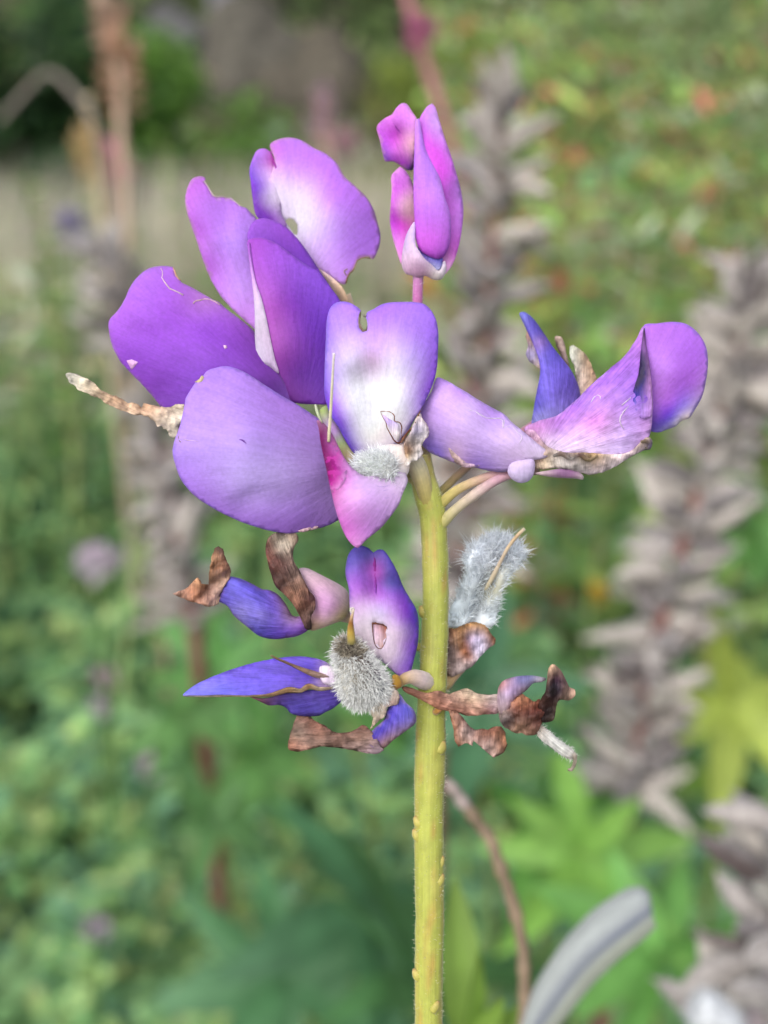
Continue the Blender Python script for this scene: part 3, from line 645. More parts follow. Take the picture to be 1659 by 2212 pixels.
def rock(label, x, y, s, c):
    bm = bmesh.new(); bmesh.ops.create_icosphere(bm, subdivisions=4, radius=1); sd_ = rng.random()*50
    for v in bm.verts:
        p = v.co.copy(); k = 1+.35*noise.noise(p*1.3+Vector((sd_, 0, 0)))+.12*noise.noise(p*4+Vector((0, sd_, 0))); v.co = Vector((p.x*s[0], p.y*s[1], p.z*s[2]))*k
    me = bpy.data.meshes.new('rock'); bm.to_mesh(me); bm.free()
    at = me.color_attributes.new('Col', 'FLOAT_COLOR', 'POINT'); cv = np.ones((len(me.vertices), 4), np.float32); cv[:, :3] = lin(c); at.data.foreach_set('color', cv.ravel())
    me.materials.append(M['rock']); o = bpy.data.objects.new('rock', me); COL.objects.link(o); o.location = (x, y, gz(x, y)+s[2]*.4); o.rotation_euler = (0, 0, rng.random()*6)
    tag(o, label, 'rock', 'rocks at the back of the meadow')
rock('dark brown boulder on the bank above the dry grass', -.32, 6.4, (.38, .36, .44), (78, 72, 62))
rock('pale blue-grey stone lying in front of the dark boulders', -.60, 6.0, (.13, .12, .2), (136, 138, 148))
rock('tall grey-brown boulder beside the grey tree trunk', -.78, 6.8, (.34, .36, .46), (82, 78, 70))
rock('squat grey boulder half hidden by the bright green shrub', -1.25, 7.0, (.35, .4, .4), (84, 82, 84))

def tree(label, x, y, r, h, pal, crown_r, n=7000, leaf=.12, bark=(150, 148, 156), group=None):
    b = Vector((x, y, gz(x, y)-.05)); root = empty('tree', b); tag(root, label, 'tree', group)
    W = [b+Vector((.06*noise.noise((k*.4, x, 0)), 0, h*k/11)) for k in range(12)]
    V, F, A, Rr = sweep(W, list(np.linspace(r, r*.35, 12)), 12, 1, .15); tr = mesh_obj('trunk', V, F, M['bark'], root, np.array([lin(bark)*(.8+.4*rng.random()) for _ in V]), True)
    ce = []
    for k in range(9):
        a = k*2.4; z = h*(.5+.5*k/9); s = b+Vector((0, 0, z*.85)); e = b+Vector((math.cos(a)*crown_r*.7, math.sin(a)*crown_r*.7, z+crown_r*.35)); ce.append(e)
        W = [Vector(p) for p in smooth_path([tuple(s), tuple(s.lerp(e, .5)+Vector((0, 0, .1))), tuple(e)], 7)]
        V, F, A, Rr = sweep(W, list(np.linspace(r*.4, r*.1, 7)), 6); mesh_obj('limb', V, F, M['bark'], tr, np.array([lin(bark)*.9]*len(V)), True)
    ce.append(b+Vector((0, 0, h*1.05))); cen = np.array([tuple(c) for c in ce]); i = rng.integers(len(cen), size=n); v = rng.normal(0, 1, (n, 3)); v /= np.linalg.norm(v, axis=1, keepdims=True)
    c = cen[i]+v*(rng.random(n)**.5)[:, None]*crown_r*.5; s = leaf*(.6+.8*rng.random(n))
    V, T, K = leaf_soup(c, v+rng.normal(0, .7, (n, 3)), v+np.array([0, 0, .7]), s, s*.5, pick_cols(n, pal, wts=[1]*len(pal)), .3)
    o = fast_mesh('crown', V, T, M['leaf'], K, root); o['kind'] = 'stuff'
tree('young tree with a smooth pale grey trunk beyond the boulders', -1.02, 7.4, .1, 3.2, G1, 1.0, 5000, bark=(124, 122, 132))
for k, (x, y, h) in enumerate([(-7.5, 10, 4.5), (-4.6, 11.5, 5), (-1.9, 12, 4.6), (.8, 12.5, 5.2), (3.4, 11.8, 4.8), (6.4, 11, 5), (9.5, 11.5, 5), (-10.5, 12, 5)]):
    tree('leafy dark tree in the row closing the far side of the meadow', x, y, .16, h, G1, 2.2, 6500, .2, (90, 78, 68), 'far row of trees')
for k in range(9):
    x = -9+k*2.25; shrub('low hedge bush in the row under the far trees', x, 10.2+.4*rng.random(), 1.35, .85, [(84, 108, 62), (100, 118, 74), (112, 104, 84)], [3, 2, 1.5], 4500, .12, 'bush', 12)

# ================================================================== THE LUPIN
stem_low = P(926, 2260, 2.4)
base = Vector((stem_low.x+.004, stem_low.y+.012, 0))
lup = empty('lupine_plant', base)
tag(lup, 'flowering lupin stalk with fresh purple petals on top and withered blooms below', 'flower')
YG, YO, PK = (160, 164, 74), (178, 160, 70), (196, 140, 150)
def stem_main():
    q = [(906, 984, 2.2, 25), (913, 1030, 2.2, 27), (927, 1080, 2.3, 30), (936, 1130, 2.4, 29), (941, 1250, 2.4, 28.5), (940, 1350, 2.4, 29), (936, 1450, 2.4, 30), (931, 1560, 2.4, 32), (929, 1650, 2.4, 33),
         (927, 1760, 2.4, 32), (927, 1860, 2.4, 32), (928, 1980, 2.4, 31), (926, 2110, 2.4, 30), (926, 2260, 2.4, 30)]
    s = smooth_path(q, 150); W = [P(x[0], x[1], x[2]) for x in s]; R_ = [x[3]*QP*1.02*(1+.03*noise.noise((i*.15, 3, 0))) for i, x in enumerate(s)]
    # little scars where older flowers dropped off
    low = W[-1]; d0 = (W[-1]-W[-4]).normalized()
    for k in range(1, 25):
        t = k/24; a = low+d0*(.12*t)*(1-t*.6); b = Vector(base); W.append(a.lerp(b, t**1.3)); R_.append(R_[149]*(1+.5*t))
    V, F, A, Rr = sweep(W, R_, 20, 1, .05, 3.1)
    cols = []
    for i in range(len(W)):
        y = s[min(i, 149)][1]; c = lin(YG)
        k = max(0, min(1, (1080-y)/90)); c = c*(1-k*.6)+lin((196, 182, 120))*k*.6
        for j in range(20):
            th = 2*math.pi*j/20; w_ = noise.noise((math.cos(th)*1.2, math.sin(th)*1.2, i*.06)); w2 = noise.noise((math.cos(th)*2.5+9, math.sin(th)*2.5, i*.16))
            cc = c*(1-max(0, w_)*.7)+lin((184, 162, 92))*max(0, w_)*.7
            if w2 > .25: cc = cc*(1-(w2-.25)*.9)+lin((176, 118, 66))*(w2-.25)*.9
            cols.append(cc)
    return mesh_obj('stem', V, F, M['stem'], lup, np.array(cols), True, {'ang': A, 'rad': Rr})
stem = stem_main()
hairs('stem_hair', stem, stem, 3400, .00036, .00003, (228, 224, 196), lean=Vector((0, 0, .5)), jit=.35, sel=lambda c: c.z > P(926, 2300, 2).z, bend=.15)
for i, (x, y, d, r) in enumerate([(896, 1772, 1.8, 9), (893, 1800, 1.9, 9), (958, 1858, 1.9, 9), (957, 1896, 1.8, 10), (893, 2102, 1.9, 9), (956, 1690, 2.2, 8), (948, 2172, 1.2, 8), (907, 1318, 2.4, 10), (960, 1610, 1.6, 11), (899, 1690, 2.2, 6)]):
    s_ = 1 if x > 926 else -1
    tube('bud_scar', stem, 'q', [(x-s_*14, y+12, d), (x-s_*8, y+4, d-.05), (x-s_*3, y-4, d-.1), (x-s_*0, y-9, d-.1)], [r*1.2, r*1.25, r*.8, r*.3], [(168, 164, 76), (170, 163, 78), (176, 162, 88), (160, 130, 80)], n=9, seg=9, wob=.2)

def floret(pts, rad, cols, c='q', **k): return tube('floret', lup, c, pts, rad, cols, mat='calyx', **k)
LIL, PUR, DEEP, WHT, MAG, BLU = (166, 130, 226), (140, 82, 210), (108, 52, 172), (240, 238, 246), (190, 98, 222), (92, 86, 192)

# --- uppermost floret, magenta and still half closed (standing over the notched banner)
f = floret([(925, 1030, 4.2), (914, 900, 4.6), (904, 760, 4.6), (902, 660, 4.4), (903, 610, 4.3), (904, 588, 4.3)], [9, 10, 10, 11.5, 11.5, 13], [(190, 190, 110), (190, 150, 150), (196, 130, 180), (190, 105, 165), (200, 130, 185), (220, 190, 210)])
C4n = '4'
sheet('banner_petal', f, C4n, [(880, 200), (930, 138), (968, 118), (998, 150), (1040, 285), (1100, 480), (1160, 650), (1220, 850), (1262, 1010), (1287, 1190), (1280, 1360), (1250, 1550), (1205, 1710), (1150, 1820), (1085, 1880), (1040, 1830), (960, 1650), (860, 1300), (830, 800), (835, 300)],
      [(970, 120, 5.5), (850, 300, 5.0), (1250, 1000, 5.4), (1285, 1300, 5.2), (1050, 1000, 3.6), (1100, 1850, 3.8), (900, 1200, 4.5)],
      [(970, 140, (196, 140, 232)), (900, 350, (186, 100, 224)), (960, 330, (200, 150, 238)), (1030, 600, (200, 84, 226)), (1110, 850, (206, 86, 232)), (1150, 560, (190, 130, 232)), (1230, 950, (182, 120, 230)), (1260, 1300, (190, 125, 234)), (1180, 1250, (198, 112, 230)), (1210, 1650, (196, 96, 210)), (1100, 1850, (226, 180, 220))], bulge=.5, bw=40, vo=(1080, 2100))
C3 = sheet('wing_petal', f, C4n, [(400, 358), (480, 272), (555, 232), (600, 165), (655, 118), (705, 122), (765, 205), (815, 290), (812, 480), (795, 660), (785, 735), (765, 800), (705, 800), (640, 752), (560, 712), (490, 716), (462, 640), (432, 500)],
      [(400, 360, 4.6), (680, 120, 5.2), (800, 300, 4.6), (560, 310, 4.4), (640, 430, 4.7), (490, 700, 3.6), (780, 700, 4.6), (600, 600, 3.3)],
      [(420, 360, (176, 84, 208)), (560, 260, (198, 110, 222)), (680, 150, (206, 130, 236)), (740, 330, (206, 128, 228)), (600, 520, (200, 90, 214)), (640, 420, (150, 56, 160)), (480, 660, (88, 46, 160)), (490, 560, (150, 70, 200)), (700, 700, (186, 84, 206)), (760, 770, (70, 50, 120)), (760, 560, (226, 180, 190))], bulge=.4, bw=30, vo=(800, 1100), edge=((226, 180, 170), 5, .5))
C4 = sheet('wing_petal', f, C4n, [(550, 862), (600, 800), (642, 768), (705, 825), (765, 940), (800, 1080), (830, 1340), (800, 1500), (730, 1650), (690, 1780), (650, 1765), (600, 1620), (560, 1480), (535, 1320), (543, 1150), (553, 1000)],
      [(560, 860, 3.6), (640, 770, 4.0), (790, 1000, 4.4), (800, 1400, 4.2), (540, 1320, 4.2), (660, 1760, 3.8), (650, 1200, 3.2)],
      [(600, 830, (206, 128, 226)), (700, 900, (196, 110, 220)), (560, 1100, (184, 84, 212)), (600, 1280, (176, 60, 200)), (650, 1000, (200, 104, 222)), (690, 1360, (190, 60, 190)), (720, 1110, (214, 170, 190)), (700, 1250, (210, 160, 184)), (590, 1500, (196, 110, 220)), (660, 1720, (210, 130, 214))], bulge=.5, bw=30, vo=(760, 2000), edge=((220, 175, 180), 4, .35))
sheet('keel_petal', f, C4n, [(790, 480), (800, 290), (832, 268), (862, 400), (905, 590), (985, 745), (1055, 905), (1100, 1080), (1150, 1235), (1163, 1400), (1150, 1560), (1105, 1670), (1045, 1716), (960, 1700), (860, 1640), (808, 1545), (788, 1320), (778, 1100), (780, 800)],
      [(830, 270, 4.4), (790, 900, 3.2), (1060, 900, 3.4), (800, 1500, 2.6), (1150, 1500, 2.8), (960, 1100, 2.3), (1000, 1710, 2.8)],
      [(820, 320, (186, 130, 236)), (850, 600, (176, 118, 238)), (930, 900, (172, 116, 236)), (820, 1000, (180, 112, 232)), (1060, 980, (192, 136, 240)), (960, 1250, (180, 108, 232)), (960, 1520, (190, 90, 222)), (870, 1560, (186, 88, 214)), (1090, 1450, (184, 104, 226)), (1020, 1700, (150, 70, 190))], bulge=.7, bw=36, vo=(960, 2200), closed=True)
sheet('keel_petal', f, C4n, [(820, 1580), (900, 1640), (1000, 1700), (1070, 1690), (1075, 1760), (1040, 1830), (960, 1800), (870, 1720)], [(850, 1600, 3.0), (1050, 1700, 3.0), (950, 1800, 3.2)], [(900, 1680, (110, 95, 200)), (1030, 1750, (92, 90, 190)), (1000, 1800, (170, 175, 220))], mat='fade', vo=(900, 2000))
sheet('calyx', f, C4n, [(790, 1335), (800, 1560), (840, 1640), (900, 1720), (960, 1770), (1030, 1830), (1060, 1760), (1100, 1735), (1112, 1830), (1066, 1925), (980, 1930), (900, 1890), (840, 1905), (750, 1885), (700, 1870), (660, 1800), (657, 1690), (690, 1510), (730, 1410)],
      [(790, 1340, 2.4), (660, 1700, 3.4), (1100, 1740, 3.2), (850, 1890, 3.4), (820, 1700, 2.1)],
      [(760, 1420, (206, 180, 226)), (700, 1600, (204, 178, 216)), (740, 1680, (226, 196, 220)), (820, 1780, (206, 170, 200)), (900, 1850, (200, 160, 186)), (1060, 1800, (236, 220, 236)), (1000, 1890, (226, 212, 206)), (840, 1880, (206, 160, 190))], bulge=.45, bw=24, mat='calyx', closed=True, vo=(830, 2200))
tube('vein_crease', f, '4', [(548, 300, 0), (580, 350, 0), (620, 402, 0), (655, 436, 0)], [8, 16, 14, 5], [(190, 100, 190), (150, 50, 160), (140, 46, 150), (180, 90, 200)], mat='petal', seg=6, flat=.3, on=C3)  # dark magenta strip drawn along the petal's fold line
hairs('calyx_hair', f, f, 900, .00035, .000025, (235, 225, 230), bend=.15)

# --- floret behind: pale-hearted banner with a bitten margin and a hole
f = floret([(912, 1015, 3.6), (860, 920, 5.0), (800, 780, 6.4), (765, 690, 6.8), (742, 640, 6.4)], [9, 9, 9, 11, 17], [(190, 185, 110), (190, 150, 140), (190, 150, 150), (206, 180, 150), (216, 190, 160)])
TT = sheet('banner_petal', f, '1', [(960, 122), (990, 96), (1060, 80), (1130, 95), (1200, 138), (1262, 168), (1325, 225), (1362, 290), (1420, 342), (1480, 402), (1520, 470), (1541, 540), (1556, 610), (1546, 680), (1516, 738), (1495, 722), (1465, 726), (1432, 742), (1424, 768), (1412, 795), (1390, 808), (1378, 838), (1366, 872), (1330, 862), (1290, 832), (1235, 800), (1150, 720), (1040, 610), (960, 560), (930, 420), (960, 300), (985, 200)],
      [(1060, 80, 8.2), (1300, 200, 7.4), (1540, 600, 7.6), (1360, 860, 6.4), (1050, 560, 7.6), (970, 200, 7.4), (1300, 500, 5.6), (1120, 350, 6.8), (940, 420, 6.8)],
      [(1060, 130, (170, 112, 226)), (1200, 230, (176, 116, 230)), (1400, 380, (168, 108, 226)), (1500, 560, (164, 112, 228)), (1350, 640, (172, 126, 232)), (1450, 680, (160, 108, 222)), (1250, 420, (182, 134, 232)), (1300, 780, (182, 140, 228)), (1120, 400, (232, 222, 246), 1.0), (1140, 520, (240, 236, 248), 1.1), (1180, 640, (206, 184, 238)), (1090, 300, (190, 150, 232)), (990, 400, (236, 226, 246), 1.0), (980, 300, (214, 190, 240)), (965, 180, (190, 110, 214)), (1050, 470, (216, 200, 238))],
      bulge=.5, bw=45, vo=(1130, 900), holes=[[(1042, 532), (1060, 514), (1088, 522), (1110, 552), (1108, 606), (1090, 600), (1066, 566)]], edge=((196, 160, 130), 4, .5))
sheet('banner_petal', f, '1', [(856, 320), (850, 250), (868, 190), (890, 150), (920, 139), (948, 146), (975, 180), (1000, 240), (1030, 330), (1020, 480), (1050, 560), (990, 570), (920, 530), (885, 500), (868, 420)],
      [(850, 260, 6.6), (890, 150, 7.2), (960, 160, 7.6), (1010, 300, 7.3), (1030, 500, 6.9), (900, 500, 5.6), (930, 300, 6.9), (912, 330, 6.2)],
      [(862, 260, (120, 80, 206)), (880, 330, (106, 70, 196)), (890, 430, (116, 64, 186)), (960, 500, (124, 62, 190)), (930, 170, (176, 118, 222)), (975, 215, (160, 50, 160), 1.3), (945, 260, (200, 160, 232)), (960, 330, (214, 190, 240)), (985, 400, (230, 216, 244), 1.3), (925, 340, (140, 100, 214))], bulge=.25, bw=25, vo=(1060, 800))
sheet('calyx', f, '1', [(1225, 790), (1290, 830), (1345, 880), (1370, 920), (1385, 985), (1350, 985), (1310, 940), (1270, 870)], [(1230, 790, 5.2), (1380, 980, 5.0), (1320, 880, 4.6)], [(1260, 820, (216, 186, 186)), (1330, 890, (222, 190, 160)), (1365, 960, (214, 180, 150))], mat='calyx', bulge=.4, bw=15, closed=True)
for pts in ([(1500, 730), (1466, 728), (1432, 744), (1420, 775), (1406, 800), (1384, 818), (1370, 866)], [(1380, 790), (1360, 802), (1372, 824)]):
    tube('torn_margin', f, '1', [(x, y, 0) for x, y in pts], [4]*len(pts), [(196, 156, 120), (206, 176, 140), (180, 136, 100)], mat='dry', seg=6, wob=.6, on=TT, lift=.03)
tube('vein_crease', f, '1', [(962, 150, 0), (975, 200, 0), (992, 250, 0), (1004, 320, 0), (1012, 400, 0)], [3, 8, 9, 4, 2], [(170, 70, 170), (160, 50, 150), (160, 60, 170), (190, 140, 220), (214, 190, 236)], mat='petal', seg=6, flat=.3, on=TT, lift=.0)

# --- left floret: tall wing, folded banner, broad bitten wing
f = floret([(915, 1020, 3.4), (850, 985, 4.2), (780, 930, 4.4), (715, 888, 3.6)], [9, 9, 10, 15], [(190, 185, 110), (190, 160, 130), (170, 150, 150), (150, 120, 170)])
A3 = sheet('wing_petal', f, '1', [(503, 405), (518, 340), (545, 300), (580, 289), (612, 300), (606, 322), (628, 345), (642, 372), (656, 396), (682, 404), (700, 394), (722, 406), (748, 404), (778, 428), (806, 452), (832, 460), (856, 486), (882, 512), (930, 640), (960, 800), (960, 1050), (930, 1160), (885, 1122), (830, 1072), (762, 1012), (700, 942), (640, 842), (600, 742), (560, 622), (525, 522), (511, 480)],
      [(505, 400, 5.2), (600, 290, 6.2), (880, 510, 5.8), (640, 840, 5.0), (950, 800, 4.6), (885, 1120, 3.9), (720, 620, 3.9), (590, 600, 4.9)],
      [(560, 330, (170, 96, 210)), (530, 420, (172, 100, 214)), (620, 450, (162, 104, 218)), (750, 480, (168, 116, 224)), (720, 650, (164, 122, 228)), (600, 600, (150, 80, 196)), (590, 660, (178, 110, 222)), (700, 850, (176, 120, 226)), (800, 900, (180, 138, 232)), (850, 700, (172, 132, 230)), (860, 1050, (186, 130, 228)), (640, 780, (160, 88, 206))],
      bulge=.45, bw=30, waves=[(10, 90, .14)], vo=(1000, 1500), rag=.6, edge=((205, 175, 170), 4, .4))
sheet('banner_petal', f, '1', [(838, 625), (848, 572), (868, 536), (912, 516), (970, 525), (1040, 558), (1110, 628), (1172, 712), (1225, 795), (1290, 892), (1330, 960), (1250, 1000), (1100, 900), (950, 760)],
      [(840, 620, 3.6), (910, 515, 4.6), (1110, 630, 4.9), (1330, 960, 3.6), (1000, 750, 3.0), (1000, 600, 4.6)],
      [(870, 560, (140, 80, 206)), (930, 560, (136, 78, 204)), (1040, 600, (126, 66, 190)), (1150, 720, (104, 52, 178)), (980, 640, (112, 56, 180)), (1250, 880, (110, 60, 180))], bulge=.2, bw=20, vo=(1150, 1500))
A4D = [(838, 640, 2.8), (1000, 656, 3.2), (1345, 975, 3.4), (885, 1200, 2.6), (1000, 1345, 2.9), (1200, 1500, 3.0), (1300, 1300, 2.8), (940, 1000, 1.3), (1010, 1240, 2.0), (1090, 1000, 1.6), (900, 800, 1.8)]
sheet('banner_petal', f, '1', [(838, 640), (868, 624), (930, 625), (1000, 656), (1090, 722), (1172, 778), (1222, 806), (1290, 892), (1345, 975), (1370, 1100), (1360, 1300), (1320, 1500), (1180, 1520), (1075, 1500), (1040, 1420), (1000, 1350), (950, 1310), (905, 1282), (884, 1200), (880, 1000), (866, 850), (848, 720)],
      A4D,
      [(870, 660, (150, 70, 196)), (960, 700, (144, 76, 204)), (1080, 780, (130, 72, 204)), (1200, 850, (120, 70, 204)), (1290, 950, (116, 66, 204)), (1050, 950, (114, 48, 172)), (1150, 1100, (102, 46, 176)), (1200, 1300, (90, 40, 160)), (1100, 1350, (86, 34, 142)), (1250, 1430, (92, 46, 166)), (1130, 1460, (98, 44, 146)), (980, 1000, (146, 64, 180)), (985, 1150, (160, 84, 186)),
      (945, 940, (160, 84, 196)), (985, 1080, (156, 80, 186)), (1010, 1230, (140, 66, 170))],
      bulge=.25, bw=25, vo=(1130, 1620))
sheet('banner_underside', f, '1', [(838, 640), (850, 646), (862, 740), (882, 850), (915, 950), (940, 1050), (962, 1160), (986, 1270), (1008, 1352), (955, 1314), (904, 1284), (882, 1200), (877, 1000), (862, 850), (845, 720)],
      [(x, y, d-.22) for x, y, d in A4D],
      [(845, 660, (150, 80, 200)), (860, 760, (176, 120, 216)), (880, 880, (206, 170, 228)), (900, 980, (222, 206, 234)), (910, 1120, (222, 210, 232)), (930, 1230, (216, 204, 230)), (985, 1320, (206, 184, 220)), (945, 1150, (214, 190, 224))], bulge=.25, bw=25, vo=(1000, 1500), thick=.08)
A2 = sheet('wing_petal', f, '1', [(88, 1090), (100, 1058), (142, 1010), (178, 950), (200, 900), (230, 850), (270, 810), (320, 782), (380, 774), (436, 780), (446, 800), (452, 826), (470, 842), (480, 862), (520, 880), (562, 902), (600, 926), (642, 950), (682, 968), (720, 1002), (800, 1062), (880, 1134), (900, 1200), (950, 1280), (1010, 1350), (1070, 1440), (1100, 1500), (1060, 1600), (850, 1680), (600, 1690), (420, 1590), (340, 1492), (260, 1402), (200, 1342), (150, 1282), (108, 1200)],
      [(90, 1090, 2.2), (230, 850, 3.0), (400, 775, 3.6), (800, 1060, 3.0), (1050, 1450, 3.2), (200, 1340, 1.4), (500, 1600, .8), (900, 1650, 2.0), (450, 1150, .6), (800, 1300, 1.5), (880, 1250, 2.3), (300, 900, 2.0)],
      [(120, 1080, (150, 84, 214)), (240, 900, (160, 98, 224)), (330, 840, (156, 96, 220)), (450, 900, (150, 84, 212)), (300, 1050, (142, 76, 210)), (500, 1080, (140, 74, 208)), (650, 1050, (138, 74, 206)), (780, 1130, (130, 66, 194)), (200, 1250, (120, 56, 190)), (400, 1300, (124, 62, 196)), (600, 1250, (138, 78, 210)), (330, 1440, (104, 46, 166)), (550, 1400, (122, 66, 198)), (800, 1330, (130, 72, 200)), (850, 1200, (110, 52, 168)), (950, 1400, (98, 46, 150)), (1040, 1480, (110, 70, 170)), (620, 960, (190, 140, 200), .25)],
      bulge=.5, bw=38, waves=[(60, 150, .14), (120, 90, .08)], vo=(1150, 1600), rag=.5, edge=((196, 150, 214), 5, .45))
# bitten seams and small pale scars on that wing
def scar(parent, c, pts, r, col, d): return tube('scar', parent, c, [(x, y, d) for x, y in pts], [r]*len(pts), [col]*len(pts), mat='dry', seg=5, wob=.3)
sheet('scar', f, '1', [(186, 1284), (215, 1278), (248, 1292), (232, 1312), (214, 1334), (198, 1306)], [(190, 1290, .78), (245, 1290, .5), (214, 1330, .62)], [(215, 1300, (206, 164, 214))], mat='fade', thick=.1, sharp=True, on=A2, lift=.06)
sheet('scar', f, '1', [(708, 1202), (724, 1200), (730, 1214), (716, 1222)], [(708, 1202, .95), (730, 1214, .95), (716, 1222, .95)], [(716, 1210, (226, 190, 220))], mat='fade', thick=.1, on=A2, lift=.06)
def seam(parent, c, pts, r, col, on, mat='dry', lift=.02, name='torn_margin', wob=.5):
    return tube(name, parent, c, [(x, y, 0) for x, y in pts], [r*(.6+.6*random.random()) for _ in pts], [np.array(col)*(.85+.25*random.random()) for _ in pts], mat=mat, seg=6, wob=wob, on=on, lift=lift)
seam(f, '1', [(372, 786), (382, 812), (376, 836), (398, 868), (420, 896), (452, 908), (492, 930)], 4.5, (240, 206, 220), A2, 'fade', .06)
seam(f, '1', [(546, 976), (556, 962), (580, 958), (612, 950), (650, 958), (690, 984)], 4, (236, 196, 200), A2, 'fade', .06)
seam(f, '1', [(438, 782), (448, 806), (456, 832), (476, 850)], 5, (206, 160, 130), A2, 'fade', .05)
seam(f, '1', [(604, 312), (624, 342), (642, 374), (660, 396), (700, 398), (746, 408), (800, 450)], 3.5, (230, 206, 206), A3, 'fade', .06)

# --- front floret: the broad lilac wing turned to the viewer
f = floret([(918, 1060, 2.2), (870, 1020, 2.6), (800, 985, 2.0), (745, 965, 1.2)], [10, 10, 12, 20], [(190, 185, 110), (180, 170, 120), (160, 170, 120), (170, 176, 130)])
A1 = sheet('wing_petal', f, '2', [(735, 128), (688, 136), (652, 152), (634, 176), (624, 186), (604, 202), (575, 245), (560, 272), (553, 315), (532, 400), (512, 455), (501, 505), (511, 562), (542, 642), (592, 702), (652, 747), (742, 797), (850, 842), (960, 872), (1025, 879), (1100, 868), (1160, 856), (1215, 836), (1262, 806), (1310, 740), (1330, 600), (1290, 470), (1210, 390), (1150, 358), (1080, 312), (1000, 266), (920, 216), (850, 170), (790, 139)],
      [(735, 130, -.6), (553, 300, -1.6), (502, 505, -1.8), (650, 745, -1.8), (1000, 877, -.9), (1250, 810, 1.2), (1150, 360, .9), (1300, 600, 1.6), (850, 500, -4.1), (700, 450, -3.6), (1050, 600, -2.4), (920, 220, -.3)],
      [(720, 160, (150, 104, 222)), (620, 220, (152, 108, 224)), (600, 330, (156, 118, 226)), (800, 260, (152, 110, 220)), (980, 320, (146, 98, 210)), (720, 420, (158, 124, 224)), (560, 480, (160, 128, 232)), (900, 500, (158, 130, 222)), (1080, 480, (146, 110, 204)), (800, 640, (166, 146, 226)), (1000, 640, (158, 136, 212)), (620, 640, (142, 100, 216)), (560, 590, (138, 96, 216)), (750, 760, (132, 86, 204)), (950, 820, (130, 82, 200)), (1080, 760, (136, 94, 204)), (1200, 700, (140, 108, 196)), (1200, 520, (136, 98, 194)), (1120, 850, (120, 70, 186))],
      bulge=.35, bw=30, tint=.10, waves=[(20, 170, .13), (80, 95, .07)], vo=(1420, 560), rag=.35, edge=((140, 110, 235), 7, .5))
sheet('scar', f, '2', [(600, 198), (618, 188), (632, 168), (642, 176), (634, 196), (618, 202)], [(600, 198, -1.55), (640, 170, -1.3), (634, 196, -1.6)], [(620, 190, (206, 180, 130))], mat='dry', thick=.12, sharp=True, on=A1, lift=.04)
tube('scar', f, '2', [(800, 458, -4.3), (816, 464, -4.35), (832, 478, -4.3)], [3.5, 7, 3], [(124, 56, 176), (112, 40, 160), (140, 80, 190)], mat='fade', seg=6, flat=.4, on=A1)
seam(f, '2', [(520, 458), (540, 452), (560, 460), (590, 462), (618, 466)], 2.2, (206, 170, 210), A1, 'fade', .02)
seam(f, '2', [(528, 440), (530, 462), (540, 470)], 3, (206, 170, 160), A1, 'dry', .02)
tube('vein_crease', f, '2', [(600, 340, -2.75), (700, 400, -3.62), (800, 455, -4.12), (900, 520, -4.05), (1000, 570, -3.3), (1120, 600, -1.95)], [1.2, 1.6, 1.8, 1.8, 1.6, 1.2], [(140, 104, 206), (126, 84, 194), (118, 72, 186), (126, 86, 192), (130, 94, 190), (136, 100, 194)], mat='petal', seg=5, flat=.25, on=A1, lift=-.02)
sheet('scar', f, '2', [(1062, 868), (1090, 858), (1150, 846), (1160, 853), (1120, 866), (1084, 874)], [(1062, 868, -1.05), (1160, 850, -.3), (1090, 874, -.9)], [(1100, 860, (206, 160, 170))], mat='dry', thick=.12, on=A1, lift=.04)
# dry scrap of an older petal stuck behind the wing
f = sheet('dried_petal', f, '2', [(18, 166), (34, 157), (62, 161), (100, 178), (142, 196), (160, 216), (182, 236), (222, 254), (262, 271), (300, 292), (318, 288), (334, 298), (366, 312), (368, 290), (392, 300), (422, 306), (470, 312), (504, 306), (528, 294), (548, 300), (562, 318), (566, 360), (548, 380), (530, 405), (524, 430), (502, 452), (486, 438), (478, 416), (460, 412), (450, 394), (430, 396), (418, 372), (384, 352), (340, 346), (300, 336), (252, 318), (222, 302), (188, 284), (180, 272), (150, 266), (118, 250), (92, 238), (76, 232), (68, 218), (44, 204), (28, 188)],
      [(20, 170, -1.5), (140, 220, -2.0), (260, 290, -1.6), (370, 300, -1.2), (400, 350, -2.1), (500, 310, -1.0), (500, 440, -1.7), (560, 340, -1.1)],
      [(30, 168, (214, 206, 186)), (100, 205, (206, 190, 160)), (160, 240, (212, 180, 140)), (240, 275, (200, 152, 110)), (320, 315, (204, 164, 126)), (400, 310, (208, 150, 104)), (430, 350, (206, 176, 146)), (500, 330, (206, 180, 154)), (500, 420, (196, 178, 158)), (540, 350, (212, 196, 172))], mat='dry', crum=.4, csc=.03, rag=1.8, step=3.5, grid=5, sharp=True, waves=[(72, 30, .09)], thick=.1, vo=(-400, 20))

